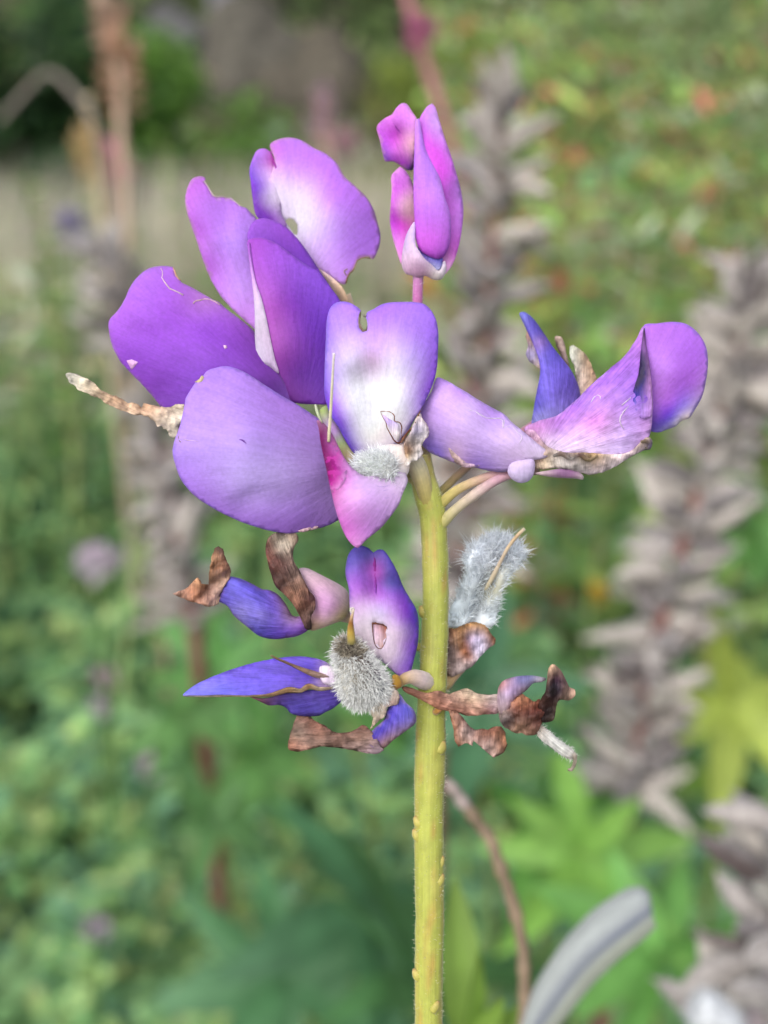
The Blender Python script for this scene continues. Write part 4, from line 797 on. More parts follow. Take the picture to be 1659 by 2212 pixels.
# --- central floret: heart-shaped white-throated banner, pink keel and woolly young pod
f = floret([(924, 1090, 1.6), (912, 1040, 1.0), (896, 1000, .4), (872, 978, -.2), (850, 965, -.6)], [14, 20, 22, 22, 18], [(190, 176, 90), (206, 190, 130), (216, 206, 176), (226, 212, 204), (226, 206, 200)])
BB = sheet('banner_petal', f, 'B', [(156, 480), (160, 380), (166, 250), (190, 150), (232, 100), (285, 84), (350, 90), (402, 116), (440, 142), (456, 162), (446, 205), (438, 262), (448, 306), (470, 332), (502, 330), (512, 290), (506, 240), (496, 212), (512, 172), (560, 150), (622, 112), (700, 92), (820, 87), (920, 90), (992, 106), (1052, 162), (1092, 245), (1109, 350), (1106, 490), (1100, 620), (1078, 735), (1038, 845), (980, 962), (920, 1062), (845, 1190), (765, 1285), (690, 1400), (560, 1420), (480, 1400), (436, 1392), (400, 1370), (330, 1272), (268, 1150), (208, 1062), (170, 962), (148, 862), (148, 700)],
      [(160, 400, -.6), (280, 85, .3), (470, 250, -1.3), (820, 90, .3), (1108, 350, -.3), (1040, 840, -1.0), (840, 1190, -1.6), (560, 1400, -1.0), (400, 1370, -1.2), (150, 860, -.4), (540, 700, -1.3), (370, 600, -2.6), (780, 600, -2.7), (370, 1000, -2.2), (760, 950, -2.6), (540, 1000, -1.5), (300, 300, -1.7), (780, 300, -1.8)],
      [(200, 180, (152, 118, 232)), (330, 150, (164, 124, 230)), (180, 400, (150, 124, 234)), (350, 330, (176, 146, 232)), (460, 430, (196, 172, 236)), (600, 220, (160, 116, 230)), (800, 160, (160, 118, 232)), (1000, 200, (156, 116, 234)), (1060, 400, (146, 104, 230)), (900, 350, (166, 128, 234)), (700, 380, (184, 156, 238)), (1060, 640, (140, 94, 224)), (950, 560, (176, 150, 240)), (980, 860, (146, 104, 222)), (900, 1000, (190, 170, 236)), (170, 700, (146, 120, 230)), (260, 560, (196, 180, 242)), (180, 860, (126, 92, 216)), (260, 960, (150, 110, 220)), (230, 1050, (112, 72, 200)), (330, 1200, (96, 66, 190)), (410, 1340, (90, 62, 180)), (300, 1080, (120, 80, 206)),
       (400, 600, (226, 218, 248), 1.5), (440, 800, (240, 240, 250), 2), (400, 950, (240, 240, 250), 2), (470, 1100, (242, 242, 248), 2.2), (520, 1260, (238, 234, 236), 2), (700, 620, (230, 222, 248), 1.5), (720, 760, (242, 242, 251), 2), (760, 900, (242, 242, 251), 2.2), (800, 1020, (240, 238, 248), 1.5), (640, 1000, (240, 238, 244), 1.5), (650, 1200, (232, 222, 226), 1.5), (860, 800, (220, 208, 246), 1.2), (550, 570, (216, 180, 226), .6), (545, 420, (186, 150, 228), .6), (560, 720, (226, 214, 240), .8), (340, 800, (230, 226, 248), 1.2)],
      bulge=.35, bw=26, vo=(580, 1550), edge=((140, 110, 240), 7, .5))
tube('vein_crease', f, 'B', [(545, 360, -1.62), (552, 470, -1.58), (556, 570, -1.66), (558, 680, -1.66), (556, 800, -1.66)], [3, 8, 13, 6, 2], [(182, 140, 224), (196, 140, 214), (208, 130, 186), (226, 200, 226), (236, 230, 244)], mat='petal', seg=6, flat=.15, on=BB, lift=-.03)
tube('torn_margin', f, 'B', [(452, 168, 0), (444, 210, 0), (440, 262, 0), (450, 304, 0), (474, 332, 0), (502, 326, 0), (510, 290, 0)], [5, 9, 7, 10, 12, 8, 4], [(190, 170, 140), (170, 150, 130), (196, 170, 150), (186, 160, 130), (200, 170, 140), (180, 160, 140), (200, 176, 190)], mat='dry', seg=7, wob=.5, on=BB, lift=.03)
tube('torn_margin', f, 'B', [(478, 190, 0), (488, 210, 0), (500, 200, 0)], [7, 10, 5], [(206, 196, 180)]*3, mat='dry', seg=7, wob=.5, on=BB, lift=.05)
for (x, y, r) in [(552, 745, 8), (528, 1178, 9), (553, 1252, 8), (580, 1045, 6), (556, 1290, 5)]:
    tube('speck', f, 'B', [(x-4, y-r, -2.0), (x, y, -2.2), (x+5, y+r, -2.0)], [2, r*.7, 2], [(70, 56, 66)]*3, mat='dry', seg=6, flat=.4, on=BB, lift=0)
# browned bite marks
BR = (164, 104, 74)
tube('bite_margin', f, 'B', [(622, 1014, -2.95), (660, 1012, -3.05), (706, 1020, -3.1), (738, 1050, -3.05), (740, 1096, -3.05), (780, 1106, -2.95), (800, 1140, -2.9), (798, 1200, -2.8), (806, 1250, -2.8), (776, 1282, -2.8), (736, 1258, -2.8), (712, 1216, -2.85), (676, 1150, -2.9), (668, 1110, -2.9), (640, 1060, -2.95), (622, 1014, -2.95)], [4, 3, 4, 5, 5, 4, 5, 4, 6, 7, 6, 5, 4, 4, 3, 3], [BR, (170, 104, 74), BR, (140, 74, 50), BR, BR], mat='dry', seg=6, n=60, wob=.5, on=BB, lift=.03)
tube('bite_margin', f, 'B', [(958, 1010, -1.9), (930, 1070, -2.2), (900, 1140, -2.6), (860, 1180, -2.8), (826, 1224, -2.9), (800, 1280, -2.9)], [5, 6, 8, 8, 9, 7], [(160, 110, 84), BR, BR, (140, 76, 50), BR, (180, 130, 100)], mat='dry', seg=6, wob=.4)
sheet('dried_petal', f, 'B', [(640, 1040), (700, 1080), (770, 1120), (786, 1200), (766, 1262), (720, 1200), (676, 1120)], [], [(660, 1050, (190, 170, 226)), (700, 1080, (170, 150, 220)), (740, 1190, (238, 228, 232))], mat='fade', crum=.05, csc=.05, on=BB, lift=.05)
sheet('dried_petal', f, 'B', [(956, 1030), (975, 1075), (1005, 1115), (1028, 1170), (1026, 1222), (990, 1262), (968, 1310), (978, 1372), (940, 1420), (880, 1440), (850, 1478), (826, 1470), (832, 1400), (820, 1330), (830, 1260), (866, 1200), (900, 1120), (930, 1060)],
      [(956, 1030, -1.6), (1028, 1180, -1.4), (830, 1260, -2.7), (840, 1470, -2.4), (970, 1350, -1.6), (920, 1200, -2.7)],
      [(960, 1080, (226, 206, 206)), (935, 1180, (190, 176, 220), .5), (990, 1200, (222, 206, 210)), (900, 1250, (220, 200, 196)), (870, 1340, (176, 128, 90)), (850, 1390, (186, 146, 90)), (930, 1370, (226, 212, 206)), (846, 1450, (226, 214, 206))], mat='dry', crum=.3, csc=.03, rag=.8, step=3.5, grid=5, edge=((226, 196, 180), 4, .5))
sheet('calyx', f, 'B', [(560, 1330), (640, 1300), (740, 1290), (820, 1310), (860, 1400), (870, 1470), (840, 1560), (760, 1570), (680, 1520), (600, 1440)], [(560, 1340, -1.2), (820, 1320, -2.2), (850, 1540, -2.0), (700, 1440, -1.9)], [(640, 1320, (226, 218, 222)), (760, 1380, (232, 220, 214)), (840, 1440, (226, 206, 196)), (800, 1520, (232, 224, 228))], mat='calyx', bulge=.7, bw=30, closed=True)
# green parts between the wing and the banner
sheet('calyx', f, 'B', [(105, 1000), (170, 965), (215, 1080), (260, 1130), (300, 1200), (350, 1290), (410, 1390), (430, 1470), (360, 1470), (280, 1370), (220, 1240), (140, 1110)], [(105, 1000, -.2), (215, 1080, -.6), (420, 1450, -1.0), (250, 1250, -1.2)], [(140, 1020, (150, 168, 96)), (210, 1130, (170, 130, 190)), (240, 1210, (166, 130, 180)), (280, 1280, (150, 176, 110)), (330, 1370, (176, 150, 120)), (400, 1430, (190, 176, 150))], mat='calyx', bulge=.5, bw=16, closed=True)
# style rods
tube('style', f, 'B', [(228, 520, -4.9), (222, 600, -4.85), (208, 850, -4.7), (196, 1050, -4.5), (186, 1190, -4.3), (182, 1270, -4.0)], [15, 11, 12, 13, 14, 12], [(236, 226, 232), (214, 204, 196), (206, 200, 166), (216, 206, 172), (222, 212, 180), (200, 190, 150)], mat='calyx', seg=8)
tube('style', f, 'B', [(68, 955, -4.6), (80, 1000, -4.7), (100, 1060, -4.8), (130, 1110, -4.8)], [7, 12, 11, 8], [(206, 206, 186), (196, 206, 170), (190, 200, 160), (180, 170, 150)], mat='calyx', seg=8)
# keel
KD = [(84, 1088, -5.0), (160, 1480, -4.3), (300, 2020, -4.0), (430, 2168, -3.9), (620, 2000, -3.8), (840, 1620, -2.6), (640, 1565, -3.2), (330, 1430, -3.6), (440, 1800, -5.6), (230, 1500, -5.2), (620, 1750, -4.7), (270, 1800, -4.9)]
KK = sheet('keel_petal', f, 'B', [(84, 1088), (98, 1150), (120, 1300), (160, 1480), (202, 1680), (252, 1880), (322, 2060), (378, 2138), (428, 2170), (452, 2150), (520, 2082), (622, 2000), (720, 1882), (780, 1792), (802, 1725), (838, 1645), (852, 1602), (842, 1560), (812, 1508), (770, 1515), (735, 1548), (712, 1530), (690, 1470), (668, 1560), (630, 1572), (560, 1560), (500, 1566), (440, 1540), (380, 1492), (330, 1432), (270, 1322), (222, 1222), (180, 1160), (132, 1104)],
      KD,
      [(95, 1120, (160, 100, 150)), (130, 1250, (146, 46, 130)), (190, 1280, (170, 90, 160)), (180, 1450, (150, 30, 130)), (250, 1400, (176, 46, 160)), (230, 1560, (166, 26, 146), 1.4), (300, 1560, (180, 50, 170)), (240, 1690, (190, 90, 180)), (290, 1720, (216, 150, 220)), (360, 1640, (214, 160, 232)), (330, 1480, (206, 140, 216)), (420, 1580, (218, 176, 238)), (560, 1660, (214, 182, 238)), (700, 1620, (222, 196, 240)), (800, 1600, (228, 210, 238)), (760, 1720, (216, 184, 236)), (600, 1800, (206, 166, 234)), (450, 1850, (204, 150, 226)), (560, 1950, (196, 146, 226)), (300, 1900, (204, 124, 214)), (360, 2020, (196, 110, 206)), (430, 2120, (206, 140, 214)), (500, 2050, (190, 130, 216)), (680, 1880, (200, 160, 230))],
      bulge=.25, bw=20, vo=(860, 1450))
sheet('keel_flank', f, 'B', [(82, 1088), (130, 1104), (176, 1162), (214, 1224), (258, 1322), (312, 1432), (336, 1500), (330, 1580), (300, 1640), (266, 1672), (236, 1700), (212, 1712), (200, 1680), (158, 1480), (118, 1300), (96, 1150)],
      [], [(95, 1110, (166, 110, 156)), (125, 1200, (120, 30, 100)), (170, 1230, (156, 84, 156)), (150, 1330, (98, 8, 84)), (200, 1320, (160, 64, 154)), (185, 1450, (102, 4, 86)), (245, 1420, (150, 24, 136)), (220, 1550, (130, 4, 112)), (275, 1530, (164, 30, 150)), (200, 1630, (172, 56, 156)), (250, 1620, (180, 64, 168)), (320, 1500, (204, 134, 212)), (325, 1580, (212, 152, 222)), (212, 1712, (208, 128, 210)), (262, 1676, (212, 146, 218)), (262, 1320, (196, 124, 206))], vo=(100, 700), thick=.06, on=KK, lift=.04)
for k in range(7):                                                   # fine folds fanning over the keel's flank
    x0 = 548+k*18; y0 = 1630+k*34
    tube('fold', f, 'B', [(x0-20-k*6, y0-20, -4.50+k*.02), (x0+70, y0+24-k*2, -4.62+k*.05), (x0+150-k*8, y0+10-k*9, -4.22+k*.05), (800-k*6, 1600+k*27, -3.48-k*.06)], [2, 4.5, 4.5, 2], [(196, 164, 224)]*4, mat='petal', seg=5, flat=.4, on=KK, lift=.0)
# woolly pod
pod = sheet('seed_pod', f, 'B', [(400, 1470), (440, 1410), (520, 1370), (600, 1350), (680, 1370), (740, 1420), (760, 1500), (740, 1580), (640, 1620), (500, 1600), (420, 1540)], [(400, 1470, -3.0), (740, 1420, -2.9), (600, 1600, -2.8)], [(570, 1470, (216, 224, 216)), (700, 1450, (220, 216, 212))], mat='calyx', bulge=.9, bw=30, closed=True)
hairs('pod_wool', f, pod, 2400, .0009, .00008, (250, 252, 252), lean=Vector((-.7, -.3, .3)), jit=.4, bend=.25, var=.45)

# --- right florets: a pale wing curling over, a twisted banner and a blue horn
f = floret([(948, 1092, 2.2), (985, 1060, 1.6), (1030, 1038, 1.0), (1075, 1024, .8), (1110, 1015, .6), (1140, 1008, .8)], [13, 10.5, 10, 11, 12, 14], [(186, 178, 90), (206, 186, 120), (208, 176, 150), (200, 150, 160), (192, 130, 150), (196, 150, 170)])
fp = f
D1 = sheet('wing_petal', f, '3', [(308, 456), (350, 470), (420, 510), (500, 560), (580, 604), (612, 622), (640, 652), (700, 702), (760, 752), (800, 782), (814, 800), (790, 818), (744, 826), (700, 832), (660, 842), (625, 876), (560, 876), (480, 860), (400, 842), (320, 812), (262, 782), (236, 745), (226, 640), (245, 585), (282, 520)],
      [(308, 456, .9), (580, 600, .4), (814, 800, -1.2), (560, 875, -.2), (320, 810, -.2), (230, 650, .6), (450, 660, -2.0), (640, 740, -2.2), (300, 600, -.7)],
      [(320, 480, (176, 130, 232)), (420, 525, (160, 112, 228)), (540, 590, (158, 112, 226)), (350, 520, (206, 170, 240)), (450, 580, (214, 186, 242), .7), (300, 600, (176, 140, 222)), (400, 640, (186, 156, 226)), (520, 680, (186, 158, 226)), (640, 720, (200, 176, 232)), (740, 770, (216, 196, 238)), (800, 800, (222, 206, 240)), (440, 770, (178, 148, 220)), (570, 820, (182, 156, 226)), (660, 800, (206, 180, 230)), (290, 780, (88, 60, 176), 1.3), (340, 800, (84, 60, 174), 1.3), (260, 740, (96, 66, 180)), (480, 850, (120, 86, 200)), (560, 872, (140, 110, 206)), (380, 800, (206, 170, 190), .5), (260, 660, (170, 136, 216))],
      bulge=.3, bw=20, tint=.08, vo=(780, 860), rag=.5, edge=((214, 190, 235), 5, .4))
sheet('wing_petal', f, '3', [(640, 840), (690, 826), (742, 824), (746, 880), (724, 918), (684, 930), (645, 912), (625, 880)], [(640, 840, -1.6), (742, 830, -1.6), (690, 928, -1.2), (690, 870, -1.8)], [(690, 850, (216, 196, 236)), (700, 900, (206, 196, 236))], bulge=.3, bw=12, vo=(700, 1000), closed=True)
for pts in ([(450, 602), (480, 608), (500, 622), (540, 640), (600, 640), (606, 680), (640, 672), (668, 700), (690, 720), (680, 750)], [(600, 622), (612, 650), (604, 682)]):
    tube('torn_margin', f, '3', [(x, y, 0) for x, y in pts], [2+2*((i*7) % 3)/2 for i in range(len(pts))], [(222, 204, 230)]*len(pts), mat='fade', seg=5, wob=.6, on=D1, lift=.03)
sheet('scar', f, '3', [(360, 770), (400, 806), (440, 836), (500, 850), (440, 860), (395, 842), (372, 806)], [(360, 770, -1.35), (440, 836, -1.1), (500, 850, -.85), (400, 840, -.75)], [(400, 820, (206, 166, 160)), (470, 850, (186, 146, 180))], mat='dry', thick=.1, on=D1, lift=.05)
f = floret([(950, 1135, 2.0), (985, 1100, 1.4), (1030, 1065, 1.0), (1075, 1035, .6), (1120, 1020, .8), (1160, 1012, 1.2)], [14, 11, 11.5, 11, 11, 14], [(186, 182, 90), (200, 186, 150), (208, 186, 176), (206, 160, 176), (196, 150, 160), (206, 180, 170)])
sheet('banner_petal', f, '3', [(1237, 224), (1300, 212), (1370, 205), (1432, 216), (1482, 256), (1516, 312), (1526, 380), (1520, 452), (1500, 540), (1462, 608), (1440, 640), (1412, 648), (1378, 676), (1340, 690), (1302, 702), (1262, 690), (1230, 600), (1220, 420)],
      [(1237, 224, .6), (1370, 205, 1.4), (1525, 380, 1.2), (1460, 610, .6), (1300, 700, -.2), (1230, 500, .8), (1370, 420, -.9)],
      [(1280, 250, (170, 108, 222)), (1400, 250, (166, 106, 226)), (1490, 350, (160, 98, 222)), (1350, 400, (166, 112, 220)), (1280, 480, (170, 118, 220)), (1450, 480, (158, 96, 216)), (1360, 560, (150, 90, 206)), (1300, 620, (120, 76, 190)), (1320, 665, (66, 50, 150), 1.6), (1290, 690, (60, 52, 140)), (1380, 640, (80, 76, 190)), (1420, 590, (130, 120, 226)), (1430, 630, (214, 196, 190)), (1400, 655, (206, 196, 180))],
      bulge=.4, bw=24, vo=(1150, 700), edge=((150, 120, 236), 5, .5))
D2 = sheet('banner_petal', f, '3', [(700, 690), (760, 652), (850, 624), (920, 568), (1000, 490), (1080, 420), (1150, 360), (1200, 290), (1236, 228), (1252, 330), (1266, 450), (1274, 560), (1276, 640), (1264, 716), (1230, 770), (1160, 800), (1060, 806), (960, 800), (860, 800), (790, 792)],
      [(700, 690, -.4), (920, 568, .6), (1150, 360, .5), (1236, 228, .3), (1275, 600, -1.6), (1230, 770, -1.2), (960, 800, -.8), (790, 790, -.6), (1050, 640, -1.8), (1180, 500, -.9)],
      [(740, 690, (186, 130, 190)), (850, 640, (170, 120, 206)), (940, 580, (146, 96, 210)), (1060, 460, (150, 100, 214)), (1170, 360, (160, 106, 216)), (1225, 260, (166, 110, 206)), (1000, 600, (176, 134, 216)), (1100, 560, (170, 128, 214)), (900, 720, (206, 176, 226)), (1000, 740, (206, 180, 226)), (820, 760, (216, 196, 226)), (1020, 650, (196, 120, 206), .6), (1130, 680, (186, 156, 220)), (1200, 600, (150, 116, 206)), (1180, 700, (180, 150, 220)), (1240, 560, (110, 76, 180)), (1250, 660, (170, 130, 196)), (1120, 770, (196, 176, 230)), (860, 690, (150, 100, 196), .5)],
      bulge=.25, bw=18, vo=(740, 840), mat='fade', crum=.25, csc=.02, rag=.5, edge=((200, 170, 225), 4, .4))
sheet('keel_petal', f, '3', [(1240, 232), (1248, 300), (1264, 400), (1276, 520), (1274, 620), (1230, 640), (1196, 590), (1186, 540), (1216, 430), (1226, 330)], [(1240, 232, -.15), (1275, 560, -1.75), (1190, 560, -1.5), (1240, 400, -1.0)],
      [(1240, 260, (70, 40, 90)), (1244, 380, (38, 26, 74), 1.5), (1246, 470, (50, 34, 110), 1.5), (1225, 540, (66, 50, 150)), (1205, 580, (120, 96, 190)), (1250, 600, (150, 116, 190)), (1270, 480, (190, 140, 206)), (1272, 330, (170, 120, 200))], mat='fade', bulge=.1, bw=10, vo=(1240, 900), waves=[(0, 16, .1)])
for pts in ([(1172, 582), (1150, 605), (1134, 630), (1132, 660), (1150, 690)], [(994, 582), (1006, 556), (1024, 536), (1040, 538), (1044, 552)], [(1180, 545), (1160, 562), (1140, 580)]):
    tube('torn_margin', f, '3', [(x, y, 0) for x, y in pts], [1.5, 3, 3.5, 3, 1.5][:len(pts)], [(222, 202, 226)]*len(pts), mat='fade', seg=5, wob=.5, on=D2, lift=.04)
# dried calyx underneath
sheet('calyx', f, '3', [(700, 700), (740, 690), (800, 760), (880, 790), (980, 792), (1080, 800), (1170, 790), (1232, 738), (1262, 722), (1278, 745), (1268, 776), (1230, 786), (1180, 812), (1090, 866), (1000, 892), (930, 876), (850, 862), (760, 866), (700, 800)],
      [(700, 750, -.2), (880, 790, -1.6), (1100, 800, -1.6), (1270, 750, -1.6), (1000, 890, -.8), (760, 860, -.4), (950, 840, -2.2)],
      [(740, 720, (196, 140, 180)), (790, 830, (190, 160, 120)), (850, 820, (200, 186, 176)), (930, 810, (150, 124, 110)), (960, 840, (206, 190, 180)), (1010, 820, (190, 150, 90)), (1090, 830, (222, 196, 196)), (1180, 800, (206, 176, 186)), (1240, 740, (190, 160, 130)), (1262, 760, (120, 106, 140)), (1000, 880, (222, 196, 206))], mat='dry', bulge=.4, bw=16, crum=.35, csc=.04, rag=.9, closed=True, step=4, grid=6)
tube('stamen_tuft', f, '3', [(830, 808, -2.7), (870, 800, -2.95), (910, 822, -2.95), (950, 802, -2.9), (990, 826, -2.9), (1030, 806, -2.6)], [5, 9, 7, 9, 7, 4], [(206, 196, 190), (150, 120, 104), (190, 180, 176), (130, 96, 84), (196, 170, 130), (206, 176, 140)], mat='dry', seg=7, wob=.7)
tube('dried_tip', f, '3', [(1224, 744, -2.0), (1250, 738, -2.2), (1268, 752, -2.2), (1262, 772, -2.1), (1244, 770, -2.1)], [6, 9, 8, 8, 4], [(190, 166, 140), (176, 150, 130), (110, 96, 120), (130, 116, 150), (190, 170, 150)], mat='dry', seg=7, wob=.4)
sheet('sepal', f, '3', [(748, 886), (800, 874), (880, 864), (940, 876), (968, 900), (966, 914), (930, 910), (850, 906), (790, 898)], [(748, 886, -1.0), (880, 866, -1.4), (968, 908, -1.4), (850, 906, -1.1)], [(780, 886, (196, 170, 176)), (860, 884, (140, 100, 140)), (930, 892, (150, 110, 146)), (962, 906, (190, 170, 176))], mat='calyx', bulge=.35, bw=9, closed=True, step=4, grid=5)
f2 = floret([(940, 1075, 4.0), (1020, 1000, 5.5), (1120, 940, 6.0), (1180, 905, 5.0)], [9, 9, 10, 16], [(186, 178, 90), (190, 150, 140), (190, 140, 150), (186, 130, 170)])
sheet('keel_petal', f2, '3', [(678, 166), (700, 159), (742, 190), (792, 260), (832, 320), (882, 382), (922, 440), (950, 515), (952, 600), (900, 650), (820, 680), (738, 680), (742, 600), (756, 520), (772, 430), (764, 370), (738, 300), (702, 222)],
      [(680, 165, 4.6), (740, 260, 4.0), (850, 340, 4.0), (950, 520, 4.2), (740, 660, 3.4), (850, 500, 2.4), (900, 650, 3.2)],
      [(690, 170, (110, 120, 206)), (720, 200, (90, 86, 180)), (760, 270, (84, 76, 176)), (790, 350, (100, 92, 196)), (810, 300, (92, 78, 180)), (850, 420, (104, 92, 204)), (800, 520, (106, 96, 206)), (900, 480, (98, 82, 190)), (860, 570, (124, 112, 210)), (760, 600, (96, 96, 200)), (930, 560, (116, 100, 200)), (770, 620, (140, 140, 216)), (770, 285, (190, 150, 170), .2)], mat='fade', bulge=.8, bw=26, closed=True, vo=(850, 800))
sheet('dried_petal', f2, '3', [(716, 238), (735, 260), (765, 330), (775, 420), (755, 405), (725, 385), (708, 350), (718, 310), (708, 270)], [(716, 238, 4.6), (770, 400, 4.2), (710, 350, 5.0)], [(720, 260, (206, 150, 130)), (735, 350, (150, 140, 206)), (730, 300, (200, 160, 170)), (760, 400, (190, 160, 150))], mat='dry', crum=.2, csc=.05, rag=.8, sharp=True)
sheet('dried_petal', f2, '3', [(905, 318), (922, 308), (945, 325), (968, 340), (990, 372), (1008, 410), (1028, 460), (1034, 500), (990, 560), (940, 540), (938, 470), (925, 400), (905, 362)], [(910, 315, 5.8), (1030, 470, 5.4), (940, 500, 4.8), (960, 400, 5.0)], [(915, 330, (206, 206, 186)), (940, 380, (176, 166, 146)), (965, 360, (190, 156, 120)), (960, 430, (206, 180, 160)), (1000, 420, (196, 150, 110)), (1020, 470, (190, 150, 110)), (970, 500, (206, 170, 150))], mat='dry', crum=.4, csc=.04, rag=.9, waves=[(20, 22, .25)], sharp=True)
sheet('dried_petal', f2, '3', [(838, 270), (860, 268), (880, 300), (890, 345), (905, 420), (885, 400), (860, 340), (842, 300)], [(840, 270, 5.6), (890, 380, 5.2), (870, 300, 5.2)], [(855, 285, (176, 146, 130)), (880, 350, (150, 120, 116))], mat='dry', crum=.2, csc=.05, rag=.8)

# --- lower left floret: blue petal between browned curls
f = floret([(925, 1400, 2.6), (870, 1390, 3.6), (800, 1350, 3.6), (755, 1335, 2.8), (735, 1325, 2.2)], [10, 9, 9, 12, 18], [(180, 176, 84), (180, 176, 90), (180, 170, 96), (190, 170, 130), (206, 180, 180)])
sheet('calyx', f, '5', [(772, 286), (790, 274), (830, 276), (882, 300), (952, 336), (1020, 372), (1068, 410), (1086, 470), (1080, 532), (1050, 582), (980, 612), (905, 640), (850, 650), (835, 600), (868, 520), (860, 450), (815, 380)],
      [(780, 280, 1.8), (1020, 370, 1.4), (1085, 480, 1.6), (900, 640, 1.0), (860, 480, .8), (960, 470, -.1)],
      [(800, 290, (206, 176, 190)), (880, 330, (206, 172, 186)), (980, 400, (196, 160, 180)), (920, 440, (196, 150, 190)), (1050, 450, (206, 180, 190)), (1000, 520, (190, 146, 176)), (930, 560, (200, 156, 190)), (880, 590, (190, 150, 140)), (1040, 560, (190, 176, 120)), (900, 630, (200, 170, 150))], mat='calyx', bulge=.8, bw=40, closed=True, vo=(1150, 560))
sheet('keel_petal', f, '5', [(352, 328), (420, 336), (500, 370), (560, 402), (602, 406), (652, 432), (702, 492), (745, 562), (800, 566), (852, 602), (842, 640), (780, 680), (702, 696), (620, 702), (540, 682), (462, 622), (390, 562), (350, 502), (296, 472), (300, 440), (330, 380)],
      [(350, 330, .6), (600, 405, .4), (850, 610, .2), (620, 700, .2), (390, 560, .2), (300, 460, .6), (540, 540, -1.2)],
      [(380, 360, (96, 96, 204)), (460, 400, (84, 78, 190)), (420, 460, (90, 84, 190)), (560, 450, (86, 78, 184)), (480, 540, (96, 90, 190)), (460, 540, (176, 176, 206), .15), (560, 560, (122, 116, 196), .6), (600, 500, (92, 76, 184)), (660, 530, (104, 82, 184)), (640, 640, (98, 80, 190)), (520, 650, (84, 82, 184)), (720, 640, (116, 86, 190)), (800, 610, (130, 92, 180)), (700, 520, (150, 120, 140), .5), (740, 590, (140, 116, 150), .5), (330, 440, (80, 74, 176))],
      mat='fade', bulge=.75, bw=36, closed=True, vo=(950, 640), edge=((120, 84, 90), 5, .5), crum=.12, csc=.03)
sheet('dried_petal', f, '5', [(600, 90), (640, 64), (702, 62), (765, 68), (775, 105), (748, 150), (742, 200), (752, 245), (778, 285), (802, 340), (832, 400), (872, 456), (876, 520), (850, 570), (852, 640), (820, 640), (790, 570), (742, 490), (690, 432), (642, 380), (612, 302), (592, 232), (580, 160)],
      [(600, 90, .2), (770, 80, .6), (740, 200, .4), (590, 230, -.4), (640, 380, -.6), (800, 340, .2), (850, 600, -.6), (670, 250, -1.1), (760, 440, -1.5), (700, 120, .7)],
      [(610, 140, (110, 66, 50)), (600, 220, (128, 74, 56)), (640, 310, (92, 54, 44)), (660, 200, (104, 66, 56)), (700, 110, (206, 186, 160), 1.5), (680, 150, (206, 186, 160), 1.4), (740, 90, (196, 160, 130)), (720, 220, (180, 140, 120)), (720, 280, (100, 66, 56)), (760, 330, (150, 116, 100)), (700, 380, (96, 56, 44)), (780, 380, (170, 116, 84)), (830, 440, (110, 60, 46)), (760, 460, (150, 96, 66)), (800, 500, (126, 76, 54)), (840, 560, (140, 96, 80)), (840, 620, (110, 76, 76))],
      mat='dry', bulge=.3, bw=20, crum=.3, csc=.03, waves=[(35, 34, .22)], thick=.25, vo=(860, 700))
sheet('dried_petal', f, '5', [(22, 430), (60, 416), (102, 400), (140, 362), (172, 332), (190, 352), (196, 372), (236, 372), (242, 320), (247, 270), (262, 190), (275, 158), (296, 146), (324, 164), (330, 190), (346, 232), (372, 292), (362, 332), (332, 382), (310, 430), (296, 490), (270, 500), (238, 506), (160, 482), (80, 456)],
      [(22, 430, 1.2), (172, 334, .4), (240, 370, .8), (290, 150, .4), (370, 290, .6), (290, 490, .2), (180, 430, -.6), (300, 300, -.5), (100, 430, .6)],
      [(50, 430, (190, 140, 116)), (130, 390, (170, 110, 74)), (170, 360, (190, 130, 80)), (150, 430, (176, 106, 60)), (190, 430, (130, 78, 50)), (230, 450, (180, 126, 100)), (270, 220, (190, 130, 80)), (300, 180, (96, 60, 44)), (310, 230, (150, 96, 62)), (330, 280, (170, 110, 74)), (280, 300, (130, 80, 50)), (300, 350, (190, 146, 120)), (280, 420, (186, 140, 120)), (230, 390, (110, 66, 44))],
      mat='dry', crum=.4, csc=.035, waves=[(50, 30, .3)], rag=.7, sharp=True, thick=.2, step=4, grid=6)

